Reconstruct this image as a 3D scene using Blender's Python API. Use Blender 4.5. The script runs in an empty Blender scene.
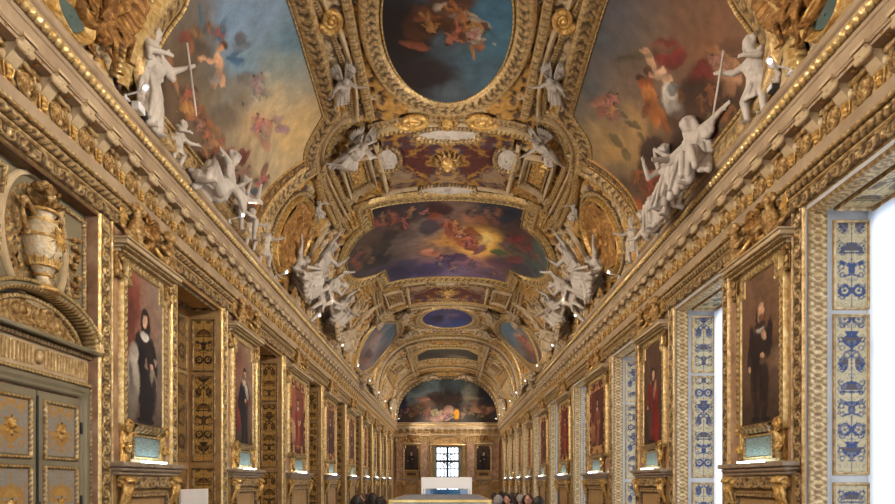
import bpy, math, random
import numpy as np
from mathutils import Vector, Matrix
PI = math.pi
rnd = random.Random(7)
SC = bpy.context.scene
COL = SC.collection

# ------------------------------------------------------------------ camera and view
EYE = 1.85
F = 600.0
CX, CY = 447.5, 482.0
cam_d = bpy.data.cameras.new('camera'); cam = bpy.data.objects.new('camera', cam_d); COL.objects.link(cam)
cam.location = (0, 0, EYE); cam.rotation_euler = (PI/2, 0, 0)
cam_d.sensor_width = 36; cam_d.lens = F/895*36; cam_d.shift_y = (CY-252)/895.0
cam_d.clip_start = .05; cam_d.clip_end = 300
SC.camera = cam
SC.view_settings.view_transform = 'Standard'; SC.view_settings.look = 'None'
SC.view_settings.gamma = 1; SC.view_settings.use_curve_mapping = False
SC.view_settings.exposure = 0.0

# ------------------------------------------------------------------ mesh kit
SHADED = {}   # gilding whose ground has the shade between raised carving painted dark into its colour
def sstep(x, a, b): t = np.clip((x-a)/(b-a), 0, 1); return t*t*(3-2*t)
class MB:
    def __init__(s): s.V = []; s.Fq = []; s.n = 0; s.C = []
    def add(s, V, Fs, col=None):
        V = np.asarray(V, float).reshape(-1, 3)
        s.V.append(V); s.Fq += [tuple(int(i)+s.n for i in f) for f in Fs]; s.n += len(V)
        s.C.append((len(V), None if col is None else np.asarray(col, float).reshape(-1, 3)))
        return s
    def grid(s, P, cu=False, cv=False, col=None, flip=False):
        P = np.asarray(P, float); nu, nv = P.shape[:2]
        iu = np.arange(nu if cu else nu-1); iv = np.arange(nv if cv else nv-1)
        a, b = np.meshgrid(iu, iv, indexing='ij'); a = a.ravel(); b = b.ravel()
        a2 = (a+1) % nu; b2 = (b+1) % nv
        q = np.stack([a*nv+b, a2*nv+b, a2*nv+b2, a*nv+b2], 1)
        if flip: q = q[:, ::-1]
        return s.add(P.reshape(-1, 3), q.tolist(), None if col is None else col)
    def box(s, lo, hi, bev=0.0):
        x0, y0, z0 = lo; x1, y1, z1 = hi
        if bev <= 0:
            V = [(x, y, z) for x in (x0, x1) for y in (y0, y1) for z in (z0, z1)]
            return s.add(V, [(0,1,3,2),(4,6,7,5),(0,4,5,1),(2,3,7,6),(0,2,6,4),(1,5,7,3)])
        b = bev; V = []; idx = {}
        for i, x in enumerate((x0, x1)):
            for j, y in enumerate((y0, y1)):
                for k, z in enumerate((z0, z1)):
                    sx, sy, sz = (1-2*i), (1-2*j), (1-2*k)
                    idx[i,j,k,0] = len(V); V.append((x, y+sy*b, z+sz*b))
                    idx[i,j,k,1] = len(V); V.append((x+sx*b, y, z+sz*b))
                    idx[i,j,k,2] = len(V); V.append((x+sx*b, y+sy*b, z))
        I = idx; Fs = []
        for i in (0, 1): Fs.append((I[i,0,0,0], I[i,1,0,0], I[i,1,1,0], I[i,0,1,0])[::1 if i else -1])
        for j in (0, 1): Fs.append((I[0,j,0,1], I[0,j,1,1], I[1,j,1,1], I[1,j,0,1])[::1 if j else -1])
        for k in (0, 1): Fs.append((I[0,0,k,2], I[1,0,k,2], I[1,1,k,2], I[0,1,k,2])[::1 if k else -1])
        for i in (0,1):
            for j in (0,1): Fs.append((I[i,j,0,0], I[i,j,1,0], I[i,j,1,1], I[i,j,0,1]))
            for k in (0,1): Fs.append((I[i,0,k,0], I[i,1,k,0], I[i,1,k,2], I[i,0,k,2]))
        for j in (0,1):
            for k in (0,1): Fs.append((I[0,j,k,1], I[1,j,k,1], I[1,j,k,2], I[0,j,k,2]))
        for key in [(i,j,k) for i in (0,1) for j in (0,1) for k in (0,1)]: Fs.append(tuple(I[key+(t,)] for t in range(3)))
        return s.add(V, Fs)
    def lathe(s, prof, c=(0,0,0), n=24, squash=1.0, axis='z'):
        a = np.linspace(0, 2*PI, n, endpoint=False); pr = np.asarray(prof, float)
        P = np.zeros((n, len(pr), 3))
        P[..., 0] = np.cos(a)[:,None]*pr[None,:,0]; P[..., 1] = np.sin(a)[:,None]*pr[None,:,0]*squash; P[..., 2] = pr[None,:,1]
        if axis == 'x': P = P[..., [2,0,1]]
        return s.grid(P+np.asarray(c, float), cu=True)
    def ball(s, c, r, n=12, m=8, rot=None):
        r = np.asarray((r,r,r) if np.isscalar(r) else r, float)
        a = np.linspace(0, 2*PI, n, endpoint=False); b = np.linspace(-PI/2, PI/2, m)
        P = np.stack([np.cos(a)[:,None]*np.cos(b), np.sin(a)[:,None]*np.cos(b), np.ones(n)[:,None]*np.sin(b)], -1)*r
        if rot is not None: P = P@np.asarray(rot).T
        return s.grid(P+np.asarray(c, float), cu=True)
    def cap(s, p0, p1, r0, r1=None, n=10):
        r1 = r0 if r1 is None else r1
        p0 = np.asarray(p0, float); p1 = np.asarray(p1, float); d = p1-p0; L = np.linalg.norm(d)
        if L < 1e-6: return s.ball(p0, r0, n)
        d /= L; t = np.array([1.,0,0]) if abs(d[0]) < .8 else np.array([0,1.,0])
        u = np.cross(d, t); u /= np.linalg.norm(u); w = np.cross(d, u)
        ang = np.linspace(0, 2*PI, n, endpoint=False); rows = []
        for b in np.linspace(-PI/2, 0, 4): rows.append((p0+d*r0*math.sin(b), max(r0*math.cos(b), 1e-4)))
        for b in np.linspace(0, PI/2, 4): rows.append((p1+d*r1*math.sin(b), max(r1*math.cos(b), 1e-4)))
        P = np.array([[c+r*(math.cos(a)*u+math.sin(a)*w) for c, r in rows] for a in ang])
        return s.grid(P, cu=True)
    def tube(s, pts, r, n=8, closed=False, flat=1.0):
        pts = np.asarray(pts, float); N = len(pts); r = np.broadcast_to(np.asarray(r, float), (N,))
        if closed: T = np.roll(pts, -1, 0)-np.roll(pts, 1, 0)
        else: T = np.gradient(pts, axis=0)
        T /= np.linalg.norm(T, axis=1)[:,None]+1e-9
        ref = np.array([0,0,1.]); ref = np.array([1.,0,0]) if abs(T@ref).mean() > .9 else ref
        U = np.cross(T, ref); U /= np.linalg.norm(U, axis=1)[:,None]+1e-9; W = np.cross(T, U)
        a = np.linspace(0, 2*PI, n, endpoint=False)
        P = pts[:,None]+r[:,None,None]*(np.cos(a)[None,:,None]*U[:,None]+flat*np.sin(a)[None,:,None]*W[:,None])
        s.grid(P, cu=closed, cv=True)
        if not closed:
            b = s.n-N*n; s.Fq.append(tuple(b+i for i in range(n))); s.Fq.append(tuple(b+(N-1)*n+i for i in range(n))[::-1])
        return s
    def xf(s, M):
        M = np.asarray(M); s.V = [v@M[:3,:3].T+M[:3,3] for v in s.V]; return s
    def mesh(s, name):
        me = bpy.data.meshes.new(name); V = np.concatenate(s.V) if s.V else np.zeros((0,3))
        me.from_pydata(V.tolist(), [], s.Fq)
        s.painted = any(c is not None for n, c in s.C)
        if s.painted:
            at_ = me.color_attributes.new('paint', 'FLOAT_COLOR', 'POINT')
            c = np.ones((len(V), 4)); c[:, :3] = np.concatenate([np.ones((n, 3)) if c_ is None else c_ for n, c_ in s.C]); at_.data.foreach_set('color', c.ravel())
        me.update(); return me
    def build(s, name, mat, parent=None, smooth=True, fix=False):
        me = s.mesh(name)
        if fix: fix_normals(me)
        if smooth: me.polygons.foreach_set('use_smooth', [True]*len(me.polygons)); 
        if s.painted: mat = SHADED.get(mat.name, mat)
        if smooth == 'auto': me.set_sharp_from_angle(angle=math.radians(40))
        return put(name, me, mat, parent)

def fix_normals(me):
    import bmesh
    bm = bmesh.new(); bm.from_mesh(me); bmesh.ops.recalc_face_normals(bm, faces=bm.faces); bm.to_mesh(me); bm.free()

def put(name, me, mat=None, parent=None):
    if mat is not None and len(me.materials) == 0: me.materials.append(mat)
    o = bpy.data.objects.new(name, me); COL.objects.link(o)
    if parent is not None: o.parent = parent
    return o

def tag(o, label=None, cat=None, group=None, kind=None):
    if label: o['label'] = label
    if cat: o['category'] = cat
    if group: o['group'] = group
    if kind: o['kind'] = kind
    return o

def thing(name, label=None, cat=None, loc=(0,0,0), rz=0.0, group=None, kind=None):
    o = bpy.data.objects.new(name, None); COL.objects.link(o); o.empty_display_size = .1
    o.location = loc; o.rotation_euler = (0, 0, rz)
    return tag(o, label, cat, group, kind)

def copy_tree(o, parent=None):
    c = o.copy(); COL.objects.link(c); c.parent = parent
    for ch in list(o.children): copy_tree(ch, c)
    return c

# ------------------------------------------------------------------ colour and noise helpers (numpy)
def lin(c):
    c = np.asarray(c, float)/255.0
    return np.where(c <= .04045, c/12.92, ((c+.055)/1.055)**2.4)
def vnoise(x, y, seed=0):
    xi = np.floor(x).astype(np.int64); yi = np.floor(y).astype(np.int64); fx = x-xi; fy = y-yi
    def h(i, j):
        n = (i*374761393+j*668265263+seed*1274126177) & 0x7fffffff
        n = ((n ^ (n >> 13))*1274126177) & 0x7fffffff
        return ((n ^ (n >> 16)) & 0xffff)/65535.0
    fx = fx*fx*(3-2*fx); fy = fy*fy*(3-2*fy)
    return (h(xi,yi)*(1-fx)+h(xi+1,yi)*fx)*(1-fy)+(h(xi,yi+1)*(1-fx)+h(xi+1,yi+1)*fx)*fy
def fbm(x, y, seed=0, o=4):
    v = 0; a = .5; t = 0
    for k in range(o): v = v+a*vnoise(x*2**k, y*2**k, seed+k*17); t += a; a *= .55
    return v/t

# ------------------------------------------------------------------ the vault surface: s across (arc length from the crown), y along the hall, h inwards
VA, VB, VH0, VN = 4.45, 4.0, 5.05, 2.6
_t = np.linspace(0, PI/2, 4001)
_X = VA*np.sin(_t)**(2/VN); _H = VH0+VB*np.cos(_t)**(2/VN)
_S = np.concatenate([[0], np.cumsum(np.hypot(np.diff(_X), np.diff(_H)))])
SMAX = _S[-1]
def vault(s, y, h=0.0):
    s, y, h = np.broadcast_arrays(np.asarray(s, float), np.asarray(y, float), np.asarray(h, float))
    a = np.abs(s); sg = np.where(s < 0, -1., 1.)
    x = np.interp(a, _S, _X); z = np.interp(a, _S, _H)-np.maximum(a-SMAX, 0)
    e = .06
    x1 = np.interp(a+e, _S, _X); z1 = np.interp(a+e, _S, _H)-np.maximum(a+e-SMAX, 0)
    x0 = np.interp(a-e, np.concatenate([-_S[:0:-1], _S]), np.concatenate([-_X[:0:-1], _X]))
    z0 = np.interp(np.abs(a-e), _S, _H)
    tx, tz = x1-x0, z1-z0; L = np.hypot(tx, tz)+1e-9
    nx, nz = tz/L, -tx/L
    return np.stack([sg*(x+nx*h), y, z+nz*h+EYE], -1)
_R = _X/_H
def at(px, py):
    """the spot (s, y) of the vault that a sight line of the photograph meets"""
    u, v = px-CX, CY-py
    i = np.interp(abs(u)/v, _R, np.arange(len(_R)))
    h = np.interp(i, np.arange(len(_R)), _H); s = np.interp(i, np.arange(len(_R)), _S)
    return np.array([math.copysign(s, u), F*h/v])
def ats(pts): return np.array([at(*p) for p in pts])

# ------------------------------------------------------------------ loops
def chaikin(P, it=2, closed=True):
    P = np.asarray(P, float)
    for _ in range(it):
        Q = np.roll(P, -1, 0) if closed else P[1:]
        A = P if closed else P[:-1]
        N = np.stack([.75*A+.25*Q, .25*A+.75*Q], 1).reshape(-1, 2)
        P = N if closed else np.concatenate([P[:1], N, P[-1:]])
    return P
def resample(P, step, closed=True):
    P = np.asarray(P, float); Q = np.concatenate([P, P[:1]]) if closed else P
    keep = np.concatenate([[True], np.linalg.norm(np.diff(Q, axis=0), axis=1) > 1e-7]); Q = Q[keep]
    d = np.concatenate([[0], np.cumsum(np.linalg.norm(np.diff(Q, axis=0), axis=1))])
    # keep sharp corners: sample every edge run between corners
    n = max(int(round(d[-1]/step)), 8)
    out = np.linspace(0, d[-1], n+1)
    ang = []
    for i in range(1, len(Q)-1):
        a = Q[i]-Q[i-1]; b = Q[i+1]-Q[i]; c = a@b/(np.linalg.norm(a)*np.linalg.norm(b)+1e-12)
        if c < .8: ang.append(d[i])
    for x in ang: out[np.argmin(abs(out-x))] = x
    if closed: out = out[:-1]
    return np.stack([np.interp(out, d, Q[:,k]) for k in (0,1)], 1)
def area2(P): Q = np.roll(P, -1, 0); return .5*np.sum(P[:,0]*Q[:,1]-Q[:,0]*P[:,1])
def ccw(P): return P if area2(P) > 0 else P[::-1].copy()
def normals2(P, closed=True):
    if closed: e0 = P-np.roll(P, 1, 0); e1 = np.roll(P, -1, 0)-P
    else:
        e = np.diff(P, axis=0); e0 = np.concatenate([e[:1], e]); e1 = np.concatenate([e, e[-1:]])
    def nn(e): e = e/(np.linalg.norm(e, axis=1)[:,None]+1e-9); return np.stack([e[:,1], -e[:,0]], 1)
    a, b = nn(e0), nn(e1); m = a+b; m /= np.linalg.norm(m, axis=1)[:,None]+1e-9
    return m/np.maximum((m*a).sum(1), .5)[:,None]
def ellipse(c, rx, ry, n=96, rot=0.0, p=2.0):
    t = np.linspace(0, 2*PI, n, endpoint=False)
    x = np.sign(np.cos(t))*np.abs(np.cos(t))**(2/p)*rx; y = np.sign(np.sin(t))*np.abs(np.sin(t))**(2/p)*ry
    return np.stack([c[0]+x*math.cos(rot)-y*math.sin(rot), c[1]+x*math.sin(rot)+y*math.cos(rot)], 1)
def rect(x0, y0, x1, y1): return np.array([(x0,y0),(x1,y0),(x1,y1),(x0,y1)], float)

# ------------------------------------------------------------------ ornament relief: height over (l along, a across 0..1), per = repeat length
def orn_plain(l, a, per): return 0*l
def orn_leaf(l, a, per):
    ph = (l/per+1.1*np.abs(a-.5)) % 1.0
    n = vnoise(l/per*9, a*9, 3); n2 = vnoise(l/per*3.3+7, a*4+3, 8)
    return np.clip(np.sin(ph*PI), 0, 1)**.7*(.45+.55*np.cos((a-.5)*PI*5)**2)*np.sin(np.clip(a,0,1)*PI)**.5*(.45+.8*n)*(.6+.7*n2)
def orn_egg(l, a, per):
    x = (l/per % 1.0)*2-1; r = (x*1.15)**2+((a-.5)*2.2)**2
    return np.sqrt(np.clip(1-r, 0, 1))+.5*np.clip(1-np.abs(np.abs(x)-1)*9, 0, 1)*np.clip(1-np.abs(a-.4)*2, 0, 1)
def orn_guil(l, a, per):
    w = .33*np.sin(2*PI*l/per); g = np.exp(-((a-.5-w)/.09)**2); g2 = np.exp(-((a-.5+w)/.09)**2)
    x = ((l/per*2+.5) % 1.0)*2-1
    return np.maximum(np.maximum(g, g2), np.clip(1-((x/.42)**2+((a-.5)/.15)**2), 0, 1)**.5)
def orn_scroll(l, a, per):
    k = np.floor(l/per); x = (l/per-k-.5)*per; sg = np.where(k % 2 == 0, 1., -1.); yy = (a-.5)*sg*per*.9
    r = np.hypot(x, yy)/per; th = np.arctan2(yy, x)
    sp = .5+.5*np.cos(th-r*22)
    return np.clip(1.25-2.1*r, 0, 1)*sp**1.5+.7*np.exp(-((a-.5-.42*np.cos(PI*l/per))/.07)**2)*np.clip(r*3, 0, 1)
def orn_rich(l, a, per):
    n = fbm(l/per*3, a*2.6+l*.0, 11, 3); n2 = fbm(l/per*3+40, a*2.6, 23, 3)
    return np.clip(1-np.abs(n-.5)*7, 0, 1)*.7+np.clip(1-np.abs(n2-.5)*7, 0, 1)*.6
def orn_bead(l, a, per):
    x = (l/per % 1.0)*2-1; return np.sqrt(np.clip(1-x**2-((a-.5)*2)**2, 0, 1))
ORN = dict(plain=orn_plain, leaf=orn_leaf, egg=orn_egg, guil=orn_guil, scroll=orn_scroll, rich=orn_rich, bead=orn_bead)

def band(mb, loop, w, prof, orn='plain', per=.2, amp=.02, mp=None, step=.04, nv=9, closed=True, arange=(0.,1.)):
    """moulding on a surface: offsets of a loop from 0 to w, standing out by prof(a) and carrying a relief"""
    P = resample(loop, step, closed); N = normals2(P, closed)
    Q = np.concatenate([P, P[:1]]) if closed else P
    L = np.concatenate([[0], np.cumsum(np.linalg.norm(np.diff(Q, axis=0), axis=1))]); tot = L[-1]
    l = L[:-1] if closed else L
    per = tot/max(round(tot/per/2)*2, 2) if closed else tot/max(round(tot/per), 1)
    a = np.linspace(0, 1, nv); pr = np.asarray(prof, float)
    b = np.interp(a, pr[:,0], pr[:,1])
    ll, aa = np.meshgrid(l, a, indexing='ij')
    a0, a1 = arange; ao = (aa-a0)/(a1-a0); ins = (ao >= 0) & (ao <= 1)
    o_ = np.where(ins, ORN[orn](ll, np.clip(ao, 0, 1), per), 0); h = b[None,:]+amp*o_
    col = None if orn == 'plain' else np.repeat(np.where(ins, sstep(o_, .12, .5), 1.0).reshape(-1, 1), 3, 1)  # low parts of the relief take the painted recess shade
    P2 = P[:,None]+N[:,None]*(aa*w)[...,None]
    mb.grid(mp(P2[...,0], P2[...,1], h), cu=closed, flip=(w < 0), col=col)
    return mb
PR_OGEE = [(0,0),(.02,.05),(.12,.07),(.2,.045),(.8,.045),(.88,.065),(.97,.05),(1,0)]
PR_HIGH = [(0,0),(.02,.03),(.12,.05),(.22,.06),(.6,.10),(.8,.13),(.9,.11),(.97,.1),(1,0)]
PR_ROUND = [(0,0),(.1,.03),(.3,.06),(.5,.07),(.7,.06),(.9,.03),(1,0)]
PR_FLAT = [(0,0),(.03,.05),(.97,.05),(1,0)]
def scaled(pr, k): return [(a, b*k) for a, b in pr]

def fill(mb, loop, colf=None, mp=None, h=.01, rings=30, step=.06, relief=None):
    P = resample(loop, step); c = P.mean(0); r = np.linspace(0, 1, rings+1)[1:]
    G = c+(P-c)[:,None]*r[None,:,None]
    hh = np.full(G.shape[:2], h)
    if relief is not None: hh = hh+relief(G[...,0], G[...,1])
    C = None if colf is None else colf(G.reshape(-1,2))
    n0 = mb.n
    mb.grid(mp(G[...,0], G[...,1], hh), cu=True, col=C)
    cc = mp(np.array([c[0]]), np.array([c[1]]), np.array([h if relief is None else h+float(np.mean(relief(np.array([c[0]]), np.array([c[1]]))))]))
    nr = rings; N = len(P)
    mb.add(cc, [], None if colf is None else colf(c[None])); ci = mb.n-1
    mb.Fq += [(ci, n0+i*nr, n0+((i+1) % N)*nr) for i in range(N)]
    return mb
SPOT_W = 420; WALL_W = 560; SKY = 3.6
# ------------------------------------------------------------------ materials
def nodes(name):
    m = bpy.data.materials.new(name); m.use_nodes = True; nt = m.node_tree
    return m, nt, nt.nodes['Principled BSDF']
def N(nt, t, **kw):
    n = nt.nodes.new(t)
    for k, v in kw.items():
        if k in n.inputs: n.inputs[k].default_value = v
        else: setattr(n, k, v)
    return n
def ramp(nt, fac, stops):
    r = nt.nodes.new('ShaderNodeValToRGB'); e = r.color_ramp.elements
    while len(e) < len(stops): e.new(.5)
    for i, (p, c) in enumerate(stops): e[i].position = p; e[i].color = (*lin(c), 1)
    nt.links.new(fac, r.inputs[0]); return r.outputs[0]
def bump(nt, b, height, strength, dist):
    n = N(nt, 'ShaderNodeBump', Strength=strength, Distance=dist); nt.links.new(height, n.inputs['Height']); nt.links.new(n.outputs[0], b.inputs['Normal'])
def mat_noise(name, stops, scale=4.0, detail=6.0, rough=.6, metal=0.0, bstr=0.0, bscale=None, bdist=.02, vor=0.0):
    m, nt, b = nodes(name); L = nt.links.new
    tc = N(nt, 'ShaderNodeTexCoord')
    n = N(nt, 'ShaderNodeTexNoise', Scale=scale, Detail=detail, Roughness=.6); L(tc.outputs['Object'], n.inputs['Vector'])
    L(ramp(nt, n.outputs['Fac'], stops), b.inputs['Base Color'])
    b.inputs['Roughness'].default_value = rough; b.inputs['Metallic'].default_value = metal
    if bstr:
        n2 = N(nt, 'ShaderNodeTexNoise', Scale=bscale or scale*3, Detail=5.0, Roughness=.6); L(tc.outputs['Object'], n2.inputs['Vector'])
        h = n2.outputs['Fac']
        if vor:
            v = N(nt, 'ShaderNodeTexVoronoi', Scale=vor, feature='SMOOTH_F1'); L(tc.outputs['Object'], v.inputs['Vector'])
            mx = N(nt, 'ShaderNodeMath', operation='MULTIPLY_ADD'); L(v.outputs['Distance'], mx.inputs[0]); mx.inputs[1].default_value = -.9; L(h, mx.inputs[2]); h = mx.outputs[0]
        bump(nt, b, h, bstr, bdist)
    return m
M = {}
M['gold'] = mat_noise('gilding', [(.32,(122,90,50)),(.5,(180,142,86)),(.66,(230,204,150))], 14, 6, .38, .5, .8, 34, .03, 20)
M['gold_bright'] = mat_noise('bright gilding', [(.3,(170,122,58)),(.5,(222,178,100)),(.68,(248,224,166))], 14, 6, .34, .5, .6, 34, .02, 22)
M['gold_old'] = mat_noise('old gilding', [(.3,(104,70,34)),(.5,(160,114,58)),(.7,(210,168,100))], 10, 6, .42, .45, .8, 28, .03, 16)
M['gold_pale'] = mat_noise('pale gilding on white', [(.3,(206,182,136)),(.5,(224,206,168)),(.65,(238,228,204))], 20, 6, .45, .3, .5, 30, .02, 20)
def shade_ground(key, ground, mid, high, metal, rough):
    m, nt, b = nodes(key+' over shade-painted ground'); L = nt.links.new
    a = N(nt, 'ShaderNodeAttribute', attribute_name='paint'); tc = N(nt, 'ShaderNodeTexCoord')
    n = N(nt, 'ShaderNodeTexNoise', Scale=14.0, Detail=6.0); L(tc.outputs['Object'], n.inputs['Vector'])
    hi = ramp(nt, n.outputs['Fac'], [(.35,mid),(.65,high)]); gr = ramp(nt, n.outputs['Fac'], [(.3,tuple(int(v*.8) for v in ground)),(.7,tuple(min(255,int(v*1.2)) for v in ground))])  # gr: ground colour darkened to stand for shade between the carving
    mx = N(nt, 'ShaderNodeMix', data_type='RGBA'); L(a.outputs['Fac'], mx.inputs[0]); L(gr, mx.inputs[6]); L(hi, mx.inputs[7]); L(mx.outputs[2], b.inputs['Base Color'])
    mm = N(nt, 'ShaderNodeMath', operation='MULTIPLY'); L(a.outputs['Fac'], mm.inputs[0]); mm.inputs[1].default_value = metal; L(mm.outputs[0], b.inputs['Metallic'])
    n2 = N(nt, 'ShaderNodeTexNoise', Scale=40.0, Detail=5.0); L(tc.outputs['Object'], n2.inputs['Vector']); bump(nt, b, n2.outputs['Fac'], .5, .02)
    b.inputs['Roughness'].default_value = rough; SHADED[M[key].name] = m
shade_ground('gold', (74,54,34), (174,138,84), (232,206,154), .45, .38)
shade_ground('gold_bright', (96,70,40), (206,168,98), (248,226,168), .58, .3)
shade_ground('gold_old', (70,52,34), (158,116,62), (208,166,100), .45, .4)
shade_ground('gold_pale', (150,120,78), (210,174,112), (242,222,176), .25, .42)
M['bronze'] = mat_noise('bronzed gilding', [(.3,(92,62,30)),(.5,(140,98,48)),(.7,(196,150,84))], 10, 6, .42, .4, .6, 28, .03, 14)
M['cream'] = mat_noise('cream painted plaster', [(.3,(178,152,112)),(.55,(206,184,146)),(.8,(222,204,170))], 3, 5, .55, 0, .25, 40)
M['stucco'] = mat_noise('white stucco', [(.3,(158,148,138)),(.5,(192,183,172)),(.75,(208,200,190))], 3, 5, .6, 0, .25, 30, .01)
M['stucco_warm'] = mat_noise('warm stucco', [(.3,(148,128,102)),(.5,(188,168,138)),(.75,(208,192,164))], 4, 5, .6, 0, .3, 30, .01)
M['greige'] = mat_noise('greige cornice paint', [(.3,(150,128,102)),(.55,(176,154,126)),(.8,(192,172,146))], 2, 5, .5, 0, .15, 40)
M['panel'] = mat_noise('buff panelling', [(.3,(150,112,66)),(.5,(182,146,96)),(.75,(202,170,120))], 2.5, 5, .5, .1, .2, 30)
M['marble'] = mat_noise('veined pink marble', [(.3,(136,104,80)),(.5,(176,140,112)),(.62,(198,168,140)),(.8,(154,120,94))], 3, 8, .3)
M['umber'] = mat_noise('umber wall ground', [(.3,(74,52,34)),(.55,(104,76,50)),(.8,(128,98,66))], 3, 5, .55, 0, .2, 30)
M['mauve'] = mat_noise('mauve grey vault ground', [(.34,(86,62,52)),(.46,(132,104,84)),(.54,(150,126,110)),(.64,(112,80,76))], 4, 8, .6, 0, .4, 18)
M['door_paint'] = mat_noise('grey green door paint', [(.3,(122,114,90)),(.6,(144,136,110)),(.8,(156,148,122))], 2, 4, .45)
M['white_paint'] = mat_noise('cool white paint', [(.3,(176,180,184)),(.6,(198,202,204)),(.8,(210,212,214))], 2, 4, .4)
M['ledge'] = mat_noise('brown grey ledge marble', [(.3,(132,114,94)),(.5,(164,146,124)),(.7,(184,166,144))], 5, 7, .35)
M['parquet'] = mat_noise('parquet', [(.3,(96,62,34)),(.6,(130,90,52)),(.8,(150,108,66))], 6, 5, .3)
M['teal'] = mat_noise('teal shield paint', [(.3,(60,78,76)),(.6,(84,104,100)),(.8,(104,122,114))], 4, 5, .5)
M['iron'] = mat_noise('dark window bars', [(.3,(30,34,36)),(.7,(52,56,58))], 6, 3, .5)
M['lamp_white'] = mat_noise('white lamp housing', [(.3,(215,215,215)),(.7,(235,235,235))], 2, 2, .4)
M['case_white'] = mat_noise('white case panel', [(.3,(236,232,226)),(.7,(248,246,242))], 3, 3, .4)
M['case_top'] = mat_noise('grey case lid', [(.3,(112,116,126)),(.7,(136,140,150))], 5, 4, .6)
M['canopy'] = mat_noise('white panel with added glow', [(.3,(236,232,226)),(.7,(248,246,242))], 3, 3, .4)
b_ = M['canopy'].node_tree.nodes['Principled BSDF']; b_.inputs['Emission Color'].default_value = (1,.95,.88,1); b_.inputs['Emission Strength'].default_value = .32  # added glow brightens the white case's top band and legs; neither is a lamp
M['blue_velvet'] = mat_noise('blue case lining', [(.3,(70,130,190)),(.6,(120,180,225)),(.8,(190,220,240))], 3, 4, .7)
M['skin'] = mat_noise('skin', [(.3,(186,128,104)),(.7,(214,160,134))], 6, 3, .5)
M['hair_dark'] = mat_noise('dark hair', [(.3,(18,13,11)),(.7,(40,29,23))], 20, 4, .55)
M['hair_brown'] = mat_noise('brown hair', [(.3,(58,38,26)),(.7,(88,60,40))], 20, 4, .55)
M['hair_grey'] = mat_noise('grey hair', [(.3,(140,134,130)),(.7,(180,175,170))], 20, 4, .55)
for k, c in dict(cl_black=(24,23,26), cl_navy=(34,40,62), cl_red=(150,42,36), cl_mauve=(150,132,150), cl_grey=(120,118,120), cl_white=(206,202,200), cl_pink=(196,140,136), cl_olive=(82,80,58), cl_denim=(58,70,96)).items():
    M[k] = mat_noise(k[3:]+' cloth', [(.3,tuple(int(x*.85) for x in c)),(.7,c)], 14, 4, .8, 0, .2, 60)

def mat_paint(name, rough=.55, var=.12, scale=30):
    m, nt, b = nodes(name); L = nt.links.new
    a = N(nt, 'ShaderNodeAttribute', attribute_name='paint'); tc = N(nt, 'ShaderNodeTexCoord')
    n = N(nt, 'ShaderNodeTexNoise', Scale=scale, Detail=5.0); L(tc.outputs['Object'], n.inputs['Vector'])
    mr = N(nt, 'ShaderNodeMapRange'); mr.inputs['To Min'].default_value = 1-var*2; mr.inputs['To Max'].default_value = 1+var*2; L(n.outputs['Fac'], mr.inputs['Value'])
    mx = N(nt, 'ShaderNodeMix', data_type='RGBA', blend_type='MULTIPLY'); mx.inputs[0].default_value = 1
    L(a.outputs['Color'], mx.inputs[6]); L(mr.outputs[0], mx.inputs[7]); L(mx.outputs[2], b.inputs['Base Color'])
    b.inputs['Roughness'].default_value = rough; return m
M['paint'] = mat_paint('oil painting')
M['arab'] = mat_paint('painted arabesque', .5, .05)
def mat_gilt_attr():
    """relief whose raised carving is gilded and whose ground is paint; the split is carried by the mesh"""
    m, nt, b = nodes('parcel gilt relief'); L = nt.links.new
    a = N(nt, 'ShaderNodeAttribute', attribute_name='paint'); tc = N(nt, 'ShaderNodeTexCoord')
    n = N(nt, 'ShaderNodeTexNoise', Scale=7.0, Detail=6.0); L(tc.outputs['Object'], n.inputs['Vector'])
    mr = N(nt, 'ShaderNodeMapRange'); mr.inputs['To Min'].default_value = .6; mr.inputs['To Max'].default_value = 1.4; L(n.outputs['Fac'], mr.inputs['Value'])
    mx = N(nt, 'ShaderNodeMix', data_type='RGBA', blend_type='MULTIPLY'); mx.inputs[0].default_value = 1
    L(a.outputs['Color'], mx.inputs[6]); L(mr.outputs[0], mx.inputs[7]); L(mx.outputs[2], b.inputs['Base Color'])
    n2 = N(nt, 'ShaderNodeTexNoise', Scale=16.0, Detail=5.0); L(tc.outputs['Object'], n2.inputs['Vector'])
    bump(nt, b, n2.outputs['Fac'], .6, .03)
    b.inputs['Roughness'].default_value = .45; b.inputs['Metallic'].default_value = .3; return m
M['relief'] = mat_gilt_attr()
def mat_emit(name, c, s):
    m, nt, b = nodes(name); b.inputs['Base Color'].default_value = (*lin(c), 1); b.inputs['Emission Color'].default_value = (*lin(c), 1); b.inputs['Emission Strength'].default_value = s; return m
M['lamp_glow'] = mat_emit('lamp lens', (255,250,240), 6)
M['strip_cool'] = mat_emit('cool light strip', (225,248,252), 14)
M['strip_case'] = mat_emit('case light strip', (225,240,255), 4)
M['strip_warm'] = mat_emit('warm light strip', (255,246,225), 2.2)
M['screen_cool'] = mat_emit('lit caption panel', (112,138,134), .55)
def mat_caption():
    m, nt, b = nodes('caption panel'); L = nt.links.new
    tc = N(nt, 'ShaderNodeTexCoord'); mp = N(nt, 'ShaderNodeMapping'); mp.inputs['Scale'].default_value = (1, 5, 40); L(tc.outputs['Object'], mp.inputs[0])
    n = N(nt, 'ShaderNodeTexNoise', Scale=3.0, Detail=3.0); L(mp.outputs[0], n.inputs['Vector'])
    c = ramp(nt, n.outputs['Fac'], [(.35,(84,100,98)),(.5,(130,148,146)),(.7,(160,176,174))]); L(c, b.inputs['Base Color'])
    b.inputs['Roughness'].default_value = .4; return m
M['caption'] = mat_caption()
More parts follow.
